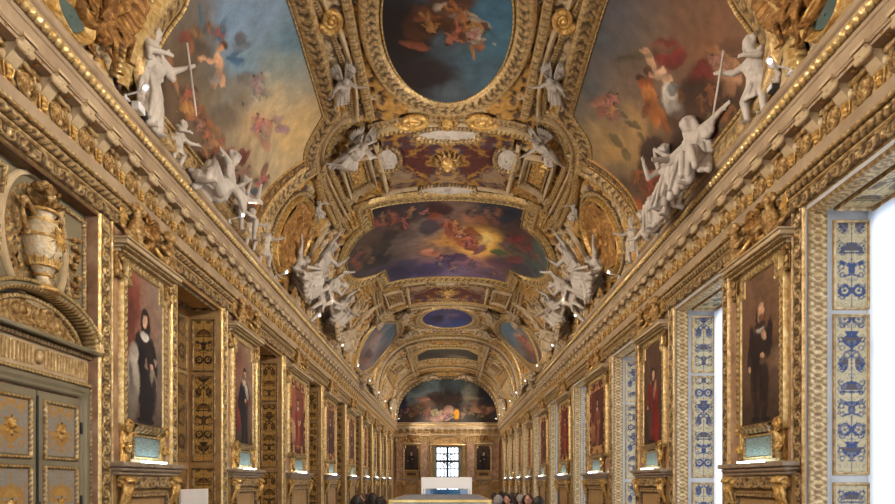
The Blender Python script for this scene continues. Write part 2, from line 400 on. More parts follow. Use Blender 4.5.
def mat_glass():
    m, nt, b = nodes('window glass'); L = nt.links.new
    t = N(nt, 'ShaderNodeBsdfTransparent'); g = N(nt, 'ShaderNodeBsdfGlossy', Roughness=.02); mx = N(nt, 'ShaderNodeMixShader'); mx.inputs[0].default_value = .06
    L(t.outputs[0], mx.inputs[1]); L(g.outputs[0], mx.inputs[2]); L(mx.outputs[0], nt.nodes['Material Output'].inputs[0]); return m
M['glass'] = mat_glass()
def mat_blind():
    m, nt, b = nodes('white sun blind'); L = nt.links.new
    t = N(nt, 'ShaderNodeBsdfTranslucent'); t.inputs[0].default_value = (.86,.9,.96,1); d = N(nt, 'ShaderNodeBsdfDiffuse'); d.inputs[0].default_value = (.8,.82,.85,1)
    mx = N(nt, 'ShaderNodeMixShader'); mx.inputs[0].default_value = .3
    L(t.outputs[0], mx.inputs[1]); L(d.outputs[0], mx.inputs[2]); L(mx.outputs[0], nt.nodes['Material Output'].inputs[0]); return m
M['blind'] = mat_blind()

# ------------------------------------------------------------------ painting by blobs (colours of the pictures themselves)
def painter(base, blobs, warp=.15, wscale=1.5, seed=1, grain=.1, gscale=3.0):
    """base(P)->Nx3 linear; blobs: (centre, 2x2 inverse shape, colour linear, softness, alpha)"""
    def f(P):
        P = np.asarray(P, float); X, Y = P[:,0], P[:,1]
        w = np.stack([fbm(X*wscale, Y*wscale, seed, 4), fbm(X*wscale+31, Y*wscale+17, seed+5, 4)], 1)-.5
        w2 = np.stack([fbm(X*wscale*4, Y*wscale*4, seed+2, 3), fbm(X*wscale*4+31, Y*wscale*4+17, seed+7, 3)], 1)-.5
        Q = P+w*warp*2+w2*warp*.9; C = base(P+w*warp*6)
        m1 = fbm(X*wscale*2.2+5, Y*wscale*2.2, seed+21, 4); m2 = fbm(X*wscale*5, Y*wscale*5+3, seed+25, 3)
        C = C*(1+grain*3.0*(m1-.5)*2)[:,None]
        for i, (c, Mi, col, soft, al) in enumerate(blobs):
            d = (Q-c)@Mi.T; r = np.sqrt((d**2).sum(1))
            k = np.clip((1-r)/max(soft, 1e-3)+.5, 0, 1); k = (k*k*(3-2*k)*al)[:,None]
            lit = (1+.35*np.clip(d[:,1]*(-1 if i % 2 else 1)+d[:,0]*.5, -1, 1)+grain*4*(m2-.5))[:,None]
            C = C*(1-k)+col*lit*k
        g = 1+grain*2.4*(fbm(X*gscale*2, Y*gscale*2.4, seed+9, 5)-.5)*2
        return np.clip(C*g[:,None], 0, 1)
    return f
def flat_people(seed, n, reg, size, skin, cloths, dark):
    g = random.Random(seed); out = []; x0, y0, x1, y1 = reg
    for i in range(n):
        x, y = g.uniform(x0, x1), g.uniform(y0, y1); a = g.uniform(-70, 70); k = size*g.uniform(.75,1.25); ca, sa = math.cos(math.radians(a)), math.sin(math.radians(a))
        def bb(u, v, rx, ry, rot, c, so=.35, al=.9): out.append(flat_blob(x+k*(u*ca-v*sa), y+k*(u*sa+v*ca), rx*k, ry*k, a+rot, c, so, al))
        cl = g.choice(cloths); sk = tuple(int(v*g.uniform(.75,1.05)) for v in skin)
        bb(.2,-.3,1.5,1.1,0,dark,.9,.5); bb(-.2,-.9,1.0,.5,g.uniform(-40,40),cl); bb(.6,-.5,.9,.35,g.uniform(0,80),cl)
        bb(0,0,.42,.72,10,sk); bb(.05,.9,.24,.28,0,sk,.3); bb(0,1.05,.26,.18,0,(54,38,30),.4)
        for u, v, rx, ry, r in ((-.6,.2,.5,.14,40),(.6,.3,.5,.14,-30),(-.25,-1,.18,.6,-20),(.3,-1,.18,.6,25)): bb(u,v,rx,ry,r+g.uniform(-30,30),sk)
    return out
def people_in(seed, n, reg, size, skin, cloths, dark):
    """a crowd of small painted figures: head, trunk, limbs and blowing drapery, as blobs"""
    g = random.Random(seed); out = []; x0, y0, x1, y1 = reg
    for i in range(n):
        t = g.random(); x, y = x0+(x1-x0)*t+g.uniform(-1,1)*size*1.5, y0+(y1-y0)*t+g.uniform(-1,1)*size*1.5; a = g.uniform(-60, 60); k = size*g.uniform(.75,1.2); ca, sa = math.cos(math.radians(a)), math.sin(math.radians(a))
        def at_(u, v): return x+k*(u*ca-v*sa), y+k*(u*sa+v*ca)
        def bb(u, v, rx, ry, rot, c, so=.35, al=.9): p = at_(u, v); out.append(surf_blob(p[0], p[1], rx*k, ry*k, a+rot, c, so, al))
        cl = g.choice(cloths); sk = tuple(int(v*g.uniform(.8,1.05)) for v in skin)
        bb(.2,.3,1.5,1.1,0,dark,.9,.6); bb(-.2,.9,1.0,.5,g.uniform(-40,40),cl,.4,.9); bb(.6,.5,.9,.35,g.uniform(0,80),cl,.4,.85)
        bb(0,0,.42,.72,10,sk); bb(.05,-.9,.24,.28,0,tuple(int(v*.9) for v in sk),.3); bb(.0,-1.05,.26,.18,0,(60,42,32),.4)
        bb(-.6,-.2,.5,.14,g.uniform(-50,50),sk); bb(.6,-.3,.5,.14,g.uniform(-50,50),sk); bb(-.25,1.0,.18,.6,g.uniform(-40,30),sk); bb(.3,1.0,.18,.6,g.uniform(-30,40),sk)
    return out
def surf_blob(px, py, rx, ry, rot, col, soft=.5, al=1.0, gain=1.0):
    """a patch of a vault painting, its centre and half-axes as seen in the photograph, kept as a patch of the surface"""
    c = at(px, py); r = math.radians(rot)
    u = at(px+rx*math.cos(r), py+rx*math.sin(r))-c; v = at(px-ry*math.sin(r), py+ry*math.cos(r))-c
    return (c, np.linalg.inv(np.stack([u, v], 1)), lin(col)*gain, soft, al)
def flat_blob(x, z, rx, rz, rot, col, soft=.35, al=1.0):
    r = math.radians(rot); u = (rx*math.cos(r), rx*math.sin(r)); v = (-rz*math.sin(r), rz*math.cos(r))
    return (np.array([x, z]), np.linalg.inv(np.stack([u, v], 1)), lin(col), soft, al)
def grad(stops):
    """stops: (px, py, colour) -> inverse distance blend on the surface"""
    P0 = np.array([at(a, b) for a, b, c in stops]); C0 = np.clip(np.array([lin(c) for a, b, c in stops])*1.14, 0, .9)
    def f(Q):
        d = ((Q[:,None]-P0[None])**2).sum(2)+.08; w = 1/d**1.6
        return (w[...,None]*C0[None]).sum(1)/w.sum(1)[:,None]
    return f
def fgrad(stops):
    P0 = np.array([(a, b) for a, b, c in stops]); C0 = np.array([lin(c) for a, b, c in stops])
    def f(Q):
        d = ((Q[:,None]-P0[None])**2).sum(2)+.02; w = 1/d**1.6
        return (w[...,None]*C0[None]).sum(1)/w.sum(1)[:,None]
    return f

# ------------------------------------------------------------------ figures: one continuous skin grown over tapered limbs
def remesh(mb, name, voxel, smooth=3):
    me = mb.mesh('tmp'); o = bpy.data.objects.new('tmp', me); COL.objects.link(o)
    r = o.modifiers.new('r', 'REMESH'); r.mode = 'VOXEL'; r.voxel_size = voxel; r.use_smooth_shade = True
    if smooth: s = o.modifiers.new('s', 'SMOOTH'); s.factor = .5; s.iterations = smooth
    dg = bpy.context.evaluated_depsgraph_get(); dg.update()
    m2 = bpy.data.meshes.new_from_object(o.evaluated_get(dg)); m2.name = name
    bpy.data.objects.remove(o); bpy.data.meshes.remove(me)
    m2.polygons.foreach_set('use_smooth', [True]*len(m2.polygons)); return m2
def unit(v): v = np.asarray(v, float); return v/(np.linalg.norm(v)+1e-9)
def skeleton(p):
    """joints of a 1.8 m figure from directions; x right, y front, z up"""
    J = {}; pel = np.array(p.get('pelvis', (0,0,.95)), float); J['pel'] = pel
    t = unit(p.get('torso', (0,0,1))); nk = pel+t*.53; J['neck'] = nk; J['chest'] = pel+t*.36; J['waist'] = pel+t*.17
    hd = unit(p.get('head', t)); J['head'] = nk+hd*.17
    sx = unit(np.cross(np.cross(t, p.get('side', (1,0,0))), t)); hx = unit(p.get('hside', sx)); J['sx'] = sx
    fr = unit(np.cross(t, sx)); J['front'] = fr
    J['look'] = unit(np.asarray(p.get('look', fr), float))
    for sd, n in ((-1,'l'), (1,'r')):
        sh = nk-t*.07+sx*sd*.19; a, b = p['arm_'+n]; q_ = p.get('limb', 1); el = sh+unit(a)*.30*q_; wr = el+unit(b)*.27*q_; J['sh_'+n], J['el_'+n], J['wr_'+n] = sh, el, wr
        J['hd_'+n] = unit(b)
        hp = pel+hx*sd*.10-t*.02; a, b = p['leg_'+n]; q_ = p.get('limb', 1); kn = hp+unit(a)*.44*q_; an = kn+unit(b)*.44*q_; J['hp_'+n], J['kn_'+n], J['an_'+n] = hp, kn, an
        f = p.get('foot_'+n, None); J['ft_'+n] = unit(f) if f is not None else unit(np.array(fr)-unit(b)*(np.array(fr)@unit(b))*.6+1e-6)
    return J
def head_parts(mb, J, k=1.0, hair=True):
    h = J['head']; lk = J['look']; up = unit(h-J['neck']); lk = unit(lk-up*(lk@up)); sd = np.cross(lk, up); R = np.stack([sd, lk, up], 1)
    mb.ball(h+up*.02, (.076*k,.094*k,.108*k), 16, 12, R)
    mb.ball(h+lk*.03-up*.06, (.055*k,.06*k,.055*k), 12, 8, R)
    mb.cap(h+lk*.088+up*.02, h+lk*.108-up*.022, .012, .016); mb.cap(h+lk*.082+up*.04-sd*.035, h+lk*.082+up*.04+sd*.035, .014)
    mb.cap(h+lk*.088-up*.05-sd*.018, h+lk*.088-up*.05+sd*.018, .011); mb.ball(h+lk*.08-up*.088, .022)
    for q in (-1, 1): mb.ball(h+sd*q*.078+up*.005, (.012,.022,.032), 8, 6, R); mb.ball(h+lk*.066+sd*q*.042-up*.025, .022, 8, 6)
    if hair:
        for i in range(26):
            a = i*2.4; b = .15+.85*(i/26); d = unit(sd*math.cos(a)*b+lk*math.sin(a)*b*.9+up*(1.05-b)-lk*.25)
            mb.ball(h+up*.025+d*.098, .026+.01*math.sin(i*5.1), 8, 6)
def hand(mb, w, d, front, k=1.0):
    d = unit(d); s = unit(np.cross(d, front)); n = np.cross(s, d); c = w+d*.045
    mb.ball(c, (.038*k,.02*k,.05*k), 8, 6, np.stack([s, n, d], 1))
    for i, L in enumerate((.062,.075,.078,.07)):
        b = w+d*.085+s*(i-1.5)*.019; m_ = b+d*L*.55-n*.008; mb.cap(b, m_, .0105, .0098, 6); mb.cap(m_, m_+unit(d-n*.5)*L*.5, .0098, .0085, 6)
    b = w+d*.03+s*.033*(-1); m_ = b+unit(d-s*.9)*.04; mb.cap(b, m_, .0125, .011, 6); mb.cap(m_, m_+unit(d-s*.2)*.032, .011, .009, 6)
def body(mb, J, fat=1.0, hair=True, hands=True):
    f = fat; fr = J['front']; sx = J['sx']
    for q in (-1, 1):
        mb.cap(J['pel']+sx*q*.07, J['waist']+sx*q*.055, .105*f, .092*f); mb.cap(J['waist']+sx*q*.055, J['chest']+sx*q*.085, .09*f, .108*f)
    mb.cap(J['chest']-sx*.09, J['chest']+sx*.09, .105*f); mb.cap(J['sh_l'], J['sh_r'], .065*f); mb.cap(J['neck']-unit(J['neck']-J['pel'])*.04, J['head'], .056*f, .05*f)
    for n in 'lr':
        mb.cap(J['sh_'+n], J['el_'+n], .058*f, .043*f); mb.cap(J['el_'+n], J['wr_'+n], .045*f, .029*f)
        if hands: hand(mb, J['wr_'+n], J['hd_'+n], fr)
        mb.cap(J['hp_'+n], J['kn_'+n], .092*f, .058*f); k = J['kn_'+n]; a = J['an_'+n]; mb.cap(k, a, .057*f, .037*f)
        mb.cap(k+(a-k)*.1-fr*.012, k+(a-k)*.5-fr*.006, .052*f, .042*f)
        mb.cap(a+unit(a-k)*.03, a+unit(a-k)*.04+J['ft_'+n]*.16, .036, .026)
    head_parts(mb, J, 1.0, hair)
def folds(mb, a0, a1, b0, b1, n, r, wob=.03, seed=0, sag=0.0):
    """cloth: ridges that run from the line a0-a1 to the line b0-b1"""
    g = random.Random(seed); a0, a1, b0, b1 = (np.asarray(v, float) for v in (a0, a1, b0, b1))
    for i in range(n):
        t = i/max(n-1, 1); p = a0*(1-t)+a1*t; q = b0*(1-t)+b1*t; pts = []
        o = np.array([g.uniform(-1,1), g.uniform(-1,1), g.uniform(-1,1)])*wob
        for j in range(6):
            u = j/5; pts.append(p*(1-u)+q*u+o*math.sin(u*PI)+np.array([0,0,-sag*math.sin(u*PI)])+np.array([g.uniform(-.3,.3), g.uniform(-.3,.3), g.uniform(-.3,.3)])*wob)
        for j in range(5): mb.cap(pts[j], pts[j+1], r*(1+.35*((i+j) % 2)), r*(1+.35*((i+j+1) % 2)), 7)
# ------------------------------------------------------------------ the hall: plan
WX = 4.65                      # half width, wall plane
Y0, Y1 = -6.0, 51.6
VC = 22.7
PIERS = [(4.84,1.07),(9.13,1.07),(13.55,1.2),(18.45,1.95),(23.6,1.75),(28.75,1.8),(33.65,1.2),(38.05,1.07),(42.35,1.07),(46.65,1.07)]   # centre, width of the portrait
PH = [w/2+.615 for c, w in PIERS]
EDGE = [(c-h, c+h) for (c, w), h in zip(PIERS, PH)]
OPEN = [(EDGE[i][1], EDGE[i+1][0]) for i in range(len(EDGE)-1)]+[(EDGE[-1][1], 49.85)]
LINT = 5.42
DARK = {}
def strip(mb, o, d, L, ac, nr, w, prof, orn='plain', per=.2, amp=.02, step=.03, nv=9, col=None):
    o, d, ac, nr = (np.asarray(v, float) for v in (o, d, ac, nr))
    n = max(int(L/step), 1)+1; l = np.linspace(0, L, n); a = np.linspace(0, 1, nv); pr = np.asarray(prof, float)
    per = L/max(round(L/per), 1); ll, aa = np.meshgrid(l, a, indexing='ij')
    o_ = ORN[orn](ll, aa, per); h = np.interp(a, pr[:,0], pr[:,1])[None]+amp*o_*(1 if orn != 'plain' else 0)
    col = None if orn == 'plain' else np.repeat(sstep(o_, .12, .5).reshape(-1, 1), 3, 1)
    P = o+ll[...,None]*d+(aa*w)[...,None]*ac+h[...,None]*nr
    flip = np.cross(d, ac)@nr < 0
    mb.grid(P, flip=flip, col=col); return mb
EX, EY, EZ = np.eye(3)
FLATP = [(0,0),(1,0)]

# floor
fl = MB(); fl.box((-5.8, Y0, -.2), (5.8, Y1+.6, 0)); tag(fl.build('floor', M['parquet'], smooth=False), kind='structure')

# walls: piers, lintels over the openings, attic behind the entablature
def side_wall(name, sgn, depth, opens):
    root = thing(name, kind='structure'); m = MB(); ys = [Y0]+[v for o in opens for v in o]+[Y1]
    for i in range(0, len(ys), 2):
        x0, x1 = sorted((sgn*WX, sgn*(WX+depth))); m.box((x0, ys[i], 0), (x1, ys[i+1], LINT))
    x0, x1 = sorted((sgn*WX, sgn*(WX+depth))); m.box((x0, Y0, LINT), (x1, Y1, 7.3))
    m.build('masonry', M['marble'], root, smooth=False); return root
OPENL = list(OPEN); OPENR = list(OPEN); 
OPENR[0] = (OPEN[0][0]-.2, OPEN[0][1]-.18); OPENR[1] = (OPEN[1][0]-.18, OPEN[1][1]-.05)
wl = side_wall('wall_left', -1, .8, OPENL); wr = side_wall('wall_right', 1, .95, [ (EDGE[0][0]-2.0, EDGE[0][0]) ]+OPENR)
m = MB(); 
for a, b in OPENL: m.box((-WX-.95, a-.05, 0), (-WX-.66, b+.05, LINT+.05))
m.build('recess_back', M['panel'], wl, smooth=False)

# vault shell: gilded scrollwork in relief over a painted ground
def vault_shell():
    s = np.linspace(-SMAX-.35, SMAX+.35, 360); y = np.linspace(Y0, Y1, 1300); S_, Y_ = np.meshgrid(s, y, indexing='ij')
    a = np.abs(S_); u = np.abs(Y_-VC)
    wx = a+.35*(fbm(a*1.3, u*1.3, 3)-.5); wy = u+.35*(fbm(a*1.3+9, u*1.3+4, 5)-.5)
    n1 = fbm(wx*2.9, wy*2.9, 21, 4); n2 = fbm(wx*2.9+50, wy*2.9+20, 33, 4)
    r = np.clip(1-np.abs(n1-.5)*11, 0, 1); r2 = np.clip(1-np.abs(n2-.5)*10, 0, 1); R = np.maximum(r, r2)**.8
    P = vault(S_, Y_, R*.08-.06)
    gold = lin((206,160,86)); cream = lin((214,192,152)); mauve = lin((112,88,76)); umb = lin((76,54,34))
    k = fbm(a*.9, u*.9, 44, 3)[...,None]
    ground = np.where(k > .55, mauve, np.where(k > .47, umb, np.where(k > .42, lin((138,118,96)), lin((104,76,44)))))
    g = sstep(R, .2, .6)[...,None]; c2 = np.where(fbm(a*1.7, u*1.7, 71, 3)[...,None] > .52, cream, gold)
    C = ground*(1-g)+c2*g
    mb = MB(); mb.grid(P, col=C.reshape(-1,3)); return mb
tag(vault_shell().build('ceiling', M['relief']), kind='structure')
# end walls
fw = thing('wall_far', kind='structure'); m = MB()
WIN = (-1.3, 1.3, .9, 4.9)
m.box((-5.7, Y1, 0), (WIN[0], Y1+.6, 12)); m.box((WIN[1], Y1, 0), (5.7, Y1+.6, 12)); m.box((WIN[0], Y1, WIN[3]), (WIN[1], Y1+.6, 12)); m.box((WIN[0], Y1, 0), (WIN[1], Y1+.6, .9))
m.build('masonry', M['panel'], fw, smooth=False)
m = MB(); m.box((-5.7, Y0-.4, 0), (-3.6, Y0, 12)); m.box((3.6, Y0-.4, 0), (5.7, Y0, 12)); m.box((-3.6, Y0-.4, 6.4), (3.6, Y0, 12))  # unseen wall; its wide gap is added to let in more sky light
tag(m.build('wall_near', M['panel'], smooth=False), kind='structure')

# ------------------------------------------------------------------ entablature
def entablature(name, L, mods, loc, rz, low=True):
    """local: x out of the wall, y along, z up, centred on y"""
    root = thing(name, kind='structure', loc=loc, rz=rz); a = -L/2; 
    def S(mb, z, x, w, dz, dx, prof, orn='plain', per=.2, amp=.02, step=.05, nv=7):
        ac = np.array([dx, 0, dz])/math.hypot(dx, dz); nr = np.array([ac[2], 0, -ac[0]])
        return strip(mb, (x, a, z), EY, L, ac, nr, w, prof, orn, per, amp, step, nv)
    m = MB()
    S(m, 5.43, .03, .17, 1, .0, [(0,0),(.04,.03),(.96,.03),(1,0)], 'scroll', .2, .035, .03, 11); S(m, 5.60, .05, .05, 1, .0, scaled(PR_ROUND, .4), 'plain')
    S(m, 5.65, .05, .13, 1, .1, scaled(PR_ROUND, .8), 'leaf', .12, .045, .03, 9); S(m, 5.78, .08, .08, 1, .3, scaled(PR_ROUND, .5), 'egg', .08, .03, .02, 7)
    if not low: m = MB(); S(m, 5.93, .03, .06, 1, 0, FLATP, 'bead', .1, .02)
    m.build('leaf_moulding', M['gold'], root)
    m = MB(); m.box((-.1, a, 5.85), (.115, -a, 5.99)); m.box((-.1, a, 6.36), (.27, -a, 6.4)); m.build('fascia', M['greige'], root, smooth=False)
    m = MB(); S(m, 5.99, .06, .37, 1, 0, FLATP, 'rich', .36, .02, .04, 9); S(m, 6.3, .07, .09, 1, 1, scaled(PR_ROUND, .4), 'egg', .12, .02); m.build('frieze', M['gold'], root)
    m = MB(); m.box((-.1, a, 6.4), (.29, -a, 6.42)); m.box((-.1, a, 6.42), (.305, -a, 6.6), .012); S(m, 6.60, .30, .05, 1, -.3, scaled(PR_ROUND, .3)); m.box((-.1, a, 6.62), (.285, -a, 6.7)); m.build('corona', M['greige'], root, smooth=False)
    m = MB(); S(m, 6.685, .295, .13, 1, .1, scaled(PR_ROUND, .2), 'bead', .106, .055, .0133, 9); m.build('pearl_moulding', M['gold_bright'], root)
    m = MB(); m.box((-.1, a, 6.8), (.32, -a, 6.84)); S(m, 6.84, .32, .09, 1, .35, scaled(PR_ROUND, .4), 'plain'); m.box((-.1, a, 6.91), (.36, -a, 6.95), .01); m.build('cyma', M['greige'], root, smooth=False)
    # one of each repeat, then copies
    q = MB(); prof = [(.0,.0),(.06,-.02),(.15,-.015),(.2,-.045),(.235,-.035),(.245,.0)]
    n = 16; t = np.linspace(0, 1, n); zz = np.interp(t, [0,.25,.6,.85,1], [-.17,-.15,-.075,-.06,-.01]); xx = t*.235
    P = np.stack([np.stack([xx, np.full(n, yy), zz], 1) for yy in (-.06,-.055,.055,.06)], 1); P[:, [0,3], 2] += .012; q.grid(P, flip=True)
    for sg in (-1, 1): 
        c = [(x_, sg*.06, z_) for x_, z_ in zip(xx, zz)]+[(.235, sg*.06, .0), (0, sg*.06, .0)]; b0 = len(c); q.add(c, [tuple(range(b0))[::sg]])
    th = np.linspace(0, 2*PI*1.3, 24)
    q.tube(np.stack([.19+.032*np.cos(th)*(1-th/12), 0*th, -.055+.032*np.sin(th)*(1-th/12)], 1), .016, 6); q.cap((.19,-.055,-.05), (.19,.055,-.05), .034); q.cap((.03,-.05,-.12), (.03,.05,-.12), .04)
    q.box((-.02,-.075,.0), (.25,.075,.025))
    q.xf(np.diag([1.12, 1.45, 1.45, 1.0])); modm = q.mesh('modillion'); fix_normals(modm); modm.materials.append(M['cream'])
    q = MB(); e = ellipse((0,0), .12, .155, 32)
    mp = lambda x, y, h: np.stack([h, x, y], -1)
    band(q, e, .03, scaled(PR_ROUND, .45), 'bead', .03, .006, mp, .02, 5); fill(q, ellipse((0,0),.1,.13,32), None, mp, .004, 8, .02, lambda x, y: .03*np.clip(1-np.hypot(x/.09, y/.12), 0, 1)+.012*np.sin(x*110)*np.sin(y*90))
    medm = q.mesh('frieze_medallion'); fix_normals(medm); medm.materials.append(M['gold'])
    q = MB()
    for i in range(5): q.ball((.03, 0, .1-.055*i), (.035,.05-.004*i,.032), 10, 7)
    q.box((0,-.075,.13), (.045,.075,.165), .006); q.cap((.03,-.05,.12), (.03,.05,.12), .02); q.box((0,-.07,-.17), (.03,.07,-.14), .006)
    for sg in (-1,1): q.tube([(.02, sg*.06, .12), (.03, sg*.075, 0), (.02, sg*.05, -.13)], .012, 6)
    brm = q.mesh('frieze_bracket'); brm.polygons.foreach_set('use_smooth', [True]*len(brm.polygons)); brm.materials.append(M['gold_bright'])
    q = MB()
    for k_ in range(8): q.ball((.055*math.cos(k_*PI/4), .055*math.sin(k_*PI/4), -.012), (.03,.03,.018), 8, 6)
    q.ball((0,0,-.03), .03); rsm = q.mesh('soffit_rosette'); rsm.polygons.foreach_set('use_smooth', [True]*len(rsm.polygons)); rsm.materials.append(M['gold_old'])
    for y in mods:
        for nm, me, x, z, dy in (('modillion', modm, .06, 6.405, 0), ('frieze_medallion', medm, .085, 6.175, .275), ('frieze_bracket', brm, .07, 6.165, 0), ('soffit_rosette', rsm, .2, 6.4, .27)):
            o = put(nm, me, None, root); o.location = (x, y+dy, z)
    return root
mods = [(-VC+2.9+.55*i-.45) for i in range(89)]
LEN = Y1-Y0; MID = (Y0+Y1)/2
mods = [4.6+.54*i-MID for i in range(87)]
entablature('trim_1', LEN, mods, (-WX, MID, 0), 0)
entablature('trim_2', LEN, [-v-.1 for v in mods], (WX, MID, 0), PI)
entablature('trim_3', 2*WX, [-4.3+.55*i for i in range(17)], (0, Y1, 0), -PI/2, False)

# ------------------------------------------------------------------ gilded frames round the openings
def flat_yz(x0=0.0): return lambda a, b, h: np.stack([x0+h, a, b], -1)
def opening_frame(mb, y0, y1, z1, w):
    """three sided frame: two uprights and a head, mitred; local to the wall"""
    L = np.array([(y0, 0.0), (y0, z1), (y1, z1), (y1, 0.0)]); 
    pr = [(0,0),(.03,.03),(.09,.04),(.14,.022),(.84,.022),(.89,.05),(.96,.05),(1,.0)]
    # outwards of the opening
    band(mb, L, -w, pr, 'scroll', .2, .035, flat_yz(), .022, 19, False, (.14,.84)); return mb
LA = [ 'nearest', 'second', 'third', 'fourth', 'fifth', 'sixth', 'seventh', 'eighth', 'ninth', 'tenth' ]

def arabesque(w, h, bg, ink, ink2, seed, step=.012):
    """grotesque panel: urns, masks and scrolls, mirrored about the middle; a flat painted panel as mesh with colours"""
    nx, nz = max(int(w/step), 12), max(int(h/step), 20)
    x = np.linspace(-.5, .5, nx); z = np.linspace(0, 1, nz); X_, Z_ = np.meshgrid(x, z, indexing='ij'); X_ = np.abs(X_)*w; Z_ = Z_*h; m = np.zeros_like(X_); g = random.Random(seed)
    m2 = np.zeros_like(X_); zc = .06*h; W = w/2; k = 0; dz = .3*w/.42; tone = np.zeros_like(X_)
    while zc < h*.96:
        kind = (k+seed) % 5; c = zc+dz*.5
        if kind == 0:   # urn
            prof = np.interp(Z_, [c-.45*dz, c-.38*dz, c-.3*dz, c-.1*dz, c+.15*dz, c+.25*dz, c+.4*dz, c+.45*dz], [.5*W,.12*W,.1*W,.5*W,.72*W,.3*W,.42*W,.5*W], left=0, right=0); m = np.maximum(m, X_ < prof)
            m2 = np.maximum(m2, (np.abs(Z_-c-.1*dz) < .05*dz) & (X_ < prof))
        elif kind == 1: # crossed scrolls
            for sc in (.26, .2): 
                r = np.hypot(X_-.45*W, Z_-c); m = np.maximum(m, np.abs(r-sc*dz) < .045*dz)
            m = np.maximum(m, np.hypot(X_-.45*W, Z_-c) < .07*dz)
        elif kind == 2: # winged figure
            m = np.maximum(m, np.hypot(X_/(.16*W/.16), (Z_-c-.25*dz)/1.0) < .12*dz); m = np.maximum(m, (X_ < .2*W) & (np.abs(Z_-c) < .3*dz)); m = np.maximum(m, (np.abs(Z_-c-.1*dz-.5*(X_-.1*W)) < .09*dz) & (X_ < .8*W))
            m = np.maximum(m, (np.abs(Z_-c+.25*dz+.3*X_) < .05*dz) & (X_ < .6*W))
        elif kind == 3: # canopy
            m = np.maximum(m, (X_ < .75*W*np.sqrt(np.clip(1-((Z_-c+.2*dz)/(.4*dz))**2, 0, 1))) & (Z_ > c-.2*dz)); m2 = np.maximum(m2, (X_ < .4*W*np.sqrt(np.clip(1-((Z_-c+.2*dz)/(.28*dz))**2, 0, 1))) & (Z_ > c-.2*dz))
            m = np.maximum(m, (np.abs(Z_-c+.3*dz) < .04*dz) & (X_ < .85*W))
        else:           # beasts facing each other
            m = np.maximum(m, ((X_-.5*W)/(.3*W))**2+((Z_-c)/(.34*dz))**2 < 1); m2 = np.maximum(m2, ((X_-.42*W)/(.16*W))**2+((Z_-c-.02)/(.16*dz))**2 < 1)
            m = np.maximum(m, np.abs(np.hypot(X_-.3*W, Z_-c-.36*dz)-.14*dz) < .05*dz)
        tone = np.where(np.abs(Z_-c) <= .5*dz, g.random(), tone)
        r5 = np.hypot(X_-.66*W, Z_-c-.02); m = np.maximum(m, (np.abs(r5-.11*dz) < .025*dz)); m = np.maximum(m, (np.abs(np.hypot(X_-.6*W, Z_-c+.3*dz)-.1*dz) < .025*dz)); m2 = np.maximum(m2, np.hypot(X_, Z_-c) < .05*dz)
        # side sprigs
        m = np.maximum(m, (np.abs(X_-.82*W-.05*W*np.sin(Z_/dz*22)) < .035*W) & (np.abs(Z_-c) < .32*dz))
        zc += dz; k += 1
    m = np.maximum(m, (X_ < .03*W) & (Z_ < h*.96)); m = np.clip(m.astype(float), 0, 1)
    n = fbm(X_*40, Z_*40, seed, 3)[...,None]
    ik = np.where((tone > .55)[...,None], lin(ink), np.where((tone > .3)[...,None], lin(tuple((p+q)//2 for p, q in zip(ink, ink2))), lin(ink)*.8+lin(ink2)*.2)); n5 = fbm(X_*26, Z_*26, seed+3, 2); m = np.maximum(m*(.75+.25*(n5 > .42)), .45*(np.abs(n5-.5) < .035))
    C = lin(bg)*(1-m[...,None])+ik*m[...,None]; C = np.where((m2 > 0)[...,None], lin(ink2), C); C = C*(.82+.36*n)
    return np.stack([0*X_, np.linspace(-.5,.5,nx)[:,None]*w+0*Z_, Z_], -1), C.reshape(-1,3)

def jamb(root, d, y, face, specs, xr, bg, ink, ink2, stile, frame_m, seed):
    """panelled cheek of an opening. d depth, face +1/-1 the way along the wall it looks, xr the run of x of the panels"""
    m = MB(); x0, x1 = xr; w = x1-x0
    mp = lambda a, b, h: np.stack([a, y+face*h, b], -1)
    fr = MB()
    for z0, z1 in specs:
        lp = rect(x0, z0, x1, z1); band(fr, lp, .045, [(0,0),(.2,.02),(.7,.028),(1,0)], 'leaf', .05, .006, mp, .05, 5)
        P, C = arabesque(w, z1-z0, bg, ink, ink2, seed); P2 = np.stack([P[...,1]+(x0+x1)/2, y+face*.006+0*P[...,0], P[...,2]+z0], -1)
        a = MB(); a.grid(P2, col=C, flip=(face > 0)); a.build('arabesque_panel', M['arab'], root); seed += 1
    o = fr.build('panel_frame', frame_m, root)
    st = MB(); ya, yb = sorted((y-face*.03, y)); st.box((-d, ya, 0), (0, yb, LINT)); st.build('jamb', stile, root, smooth=False)

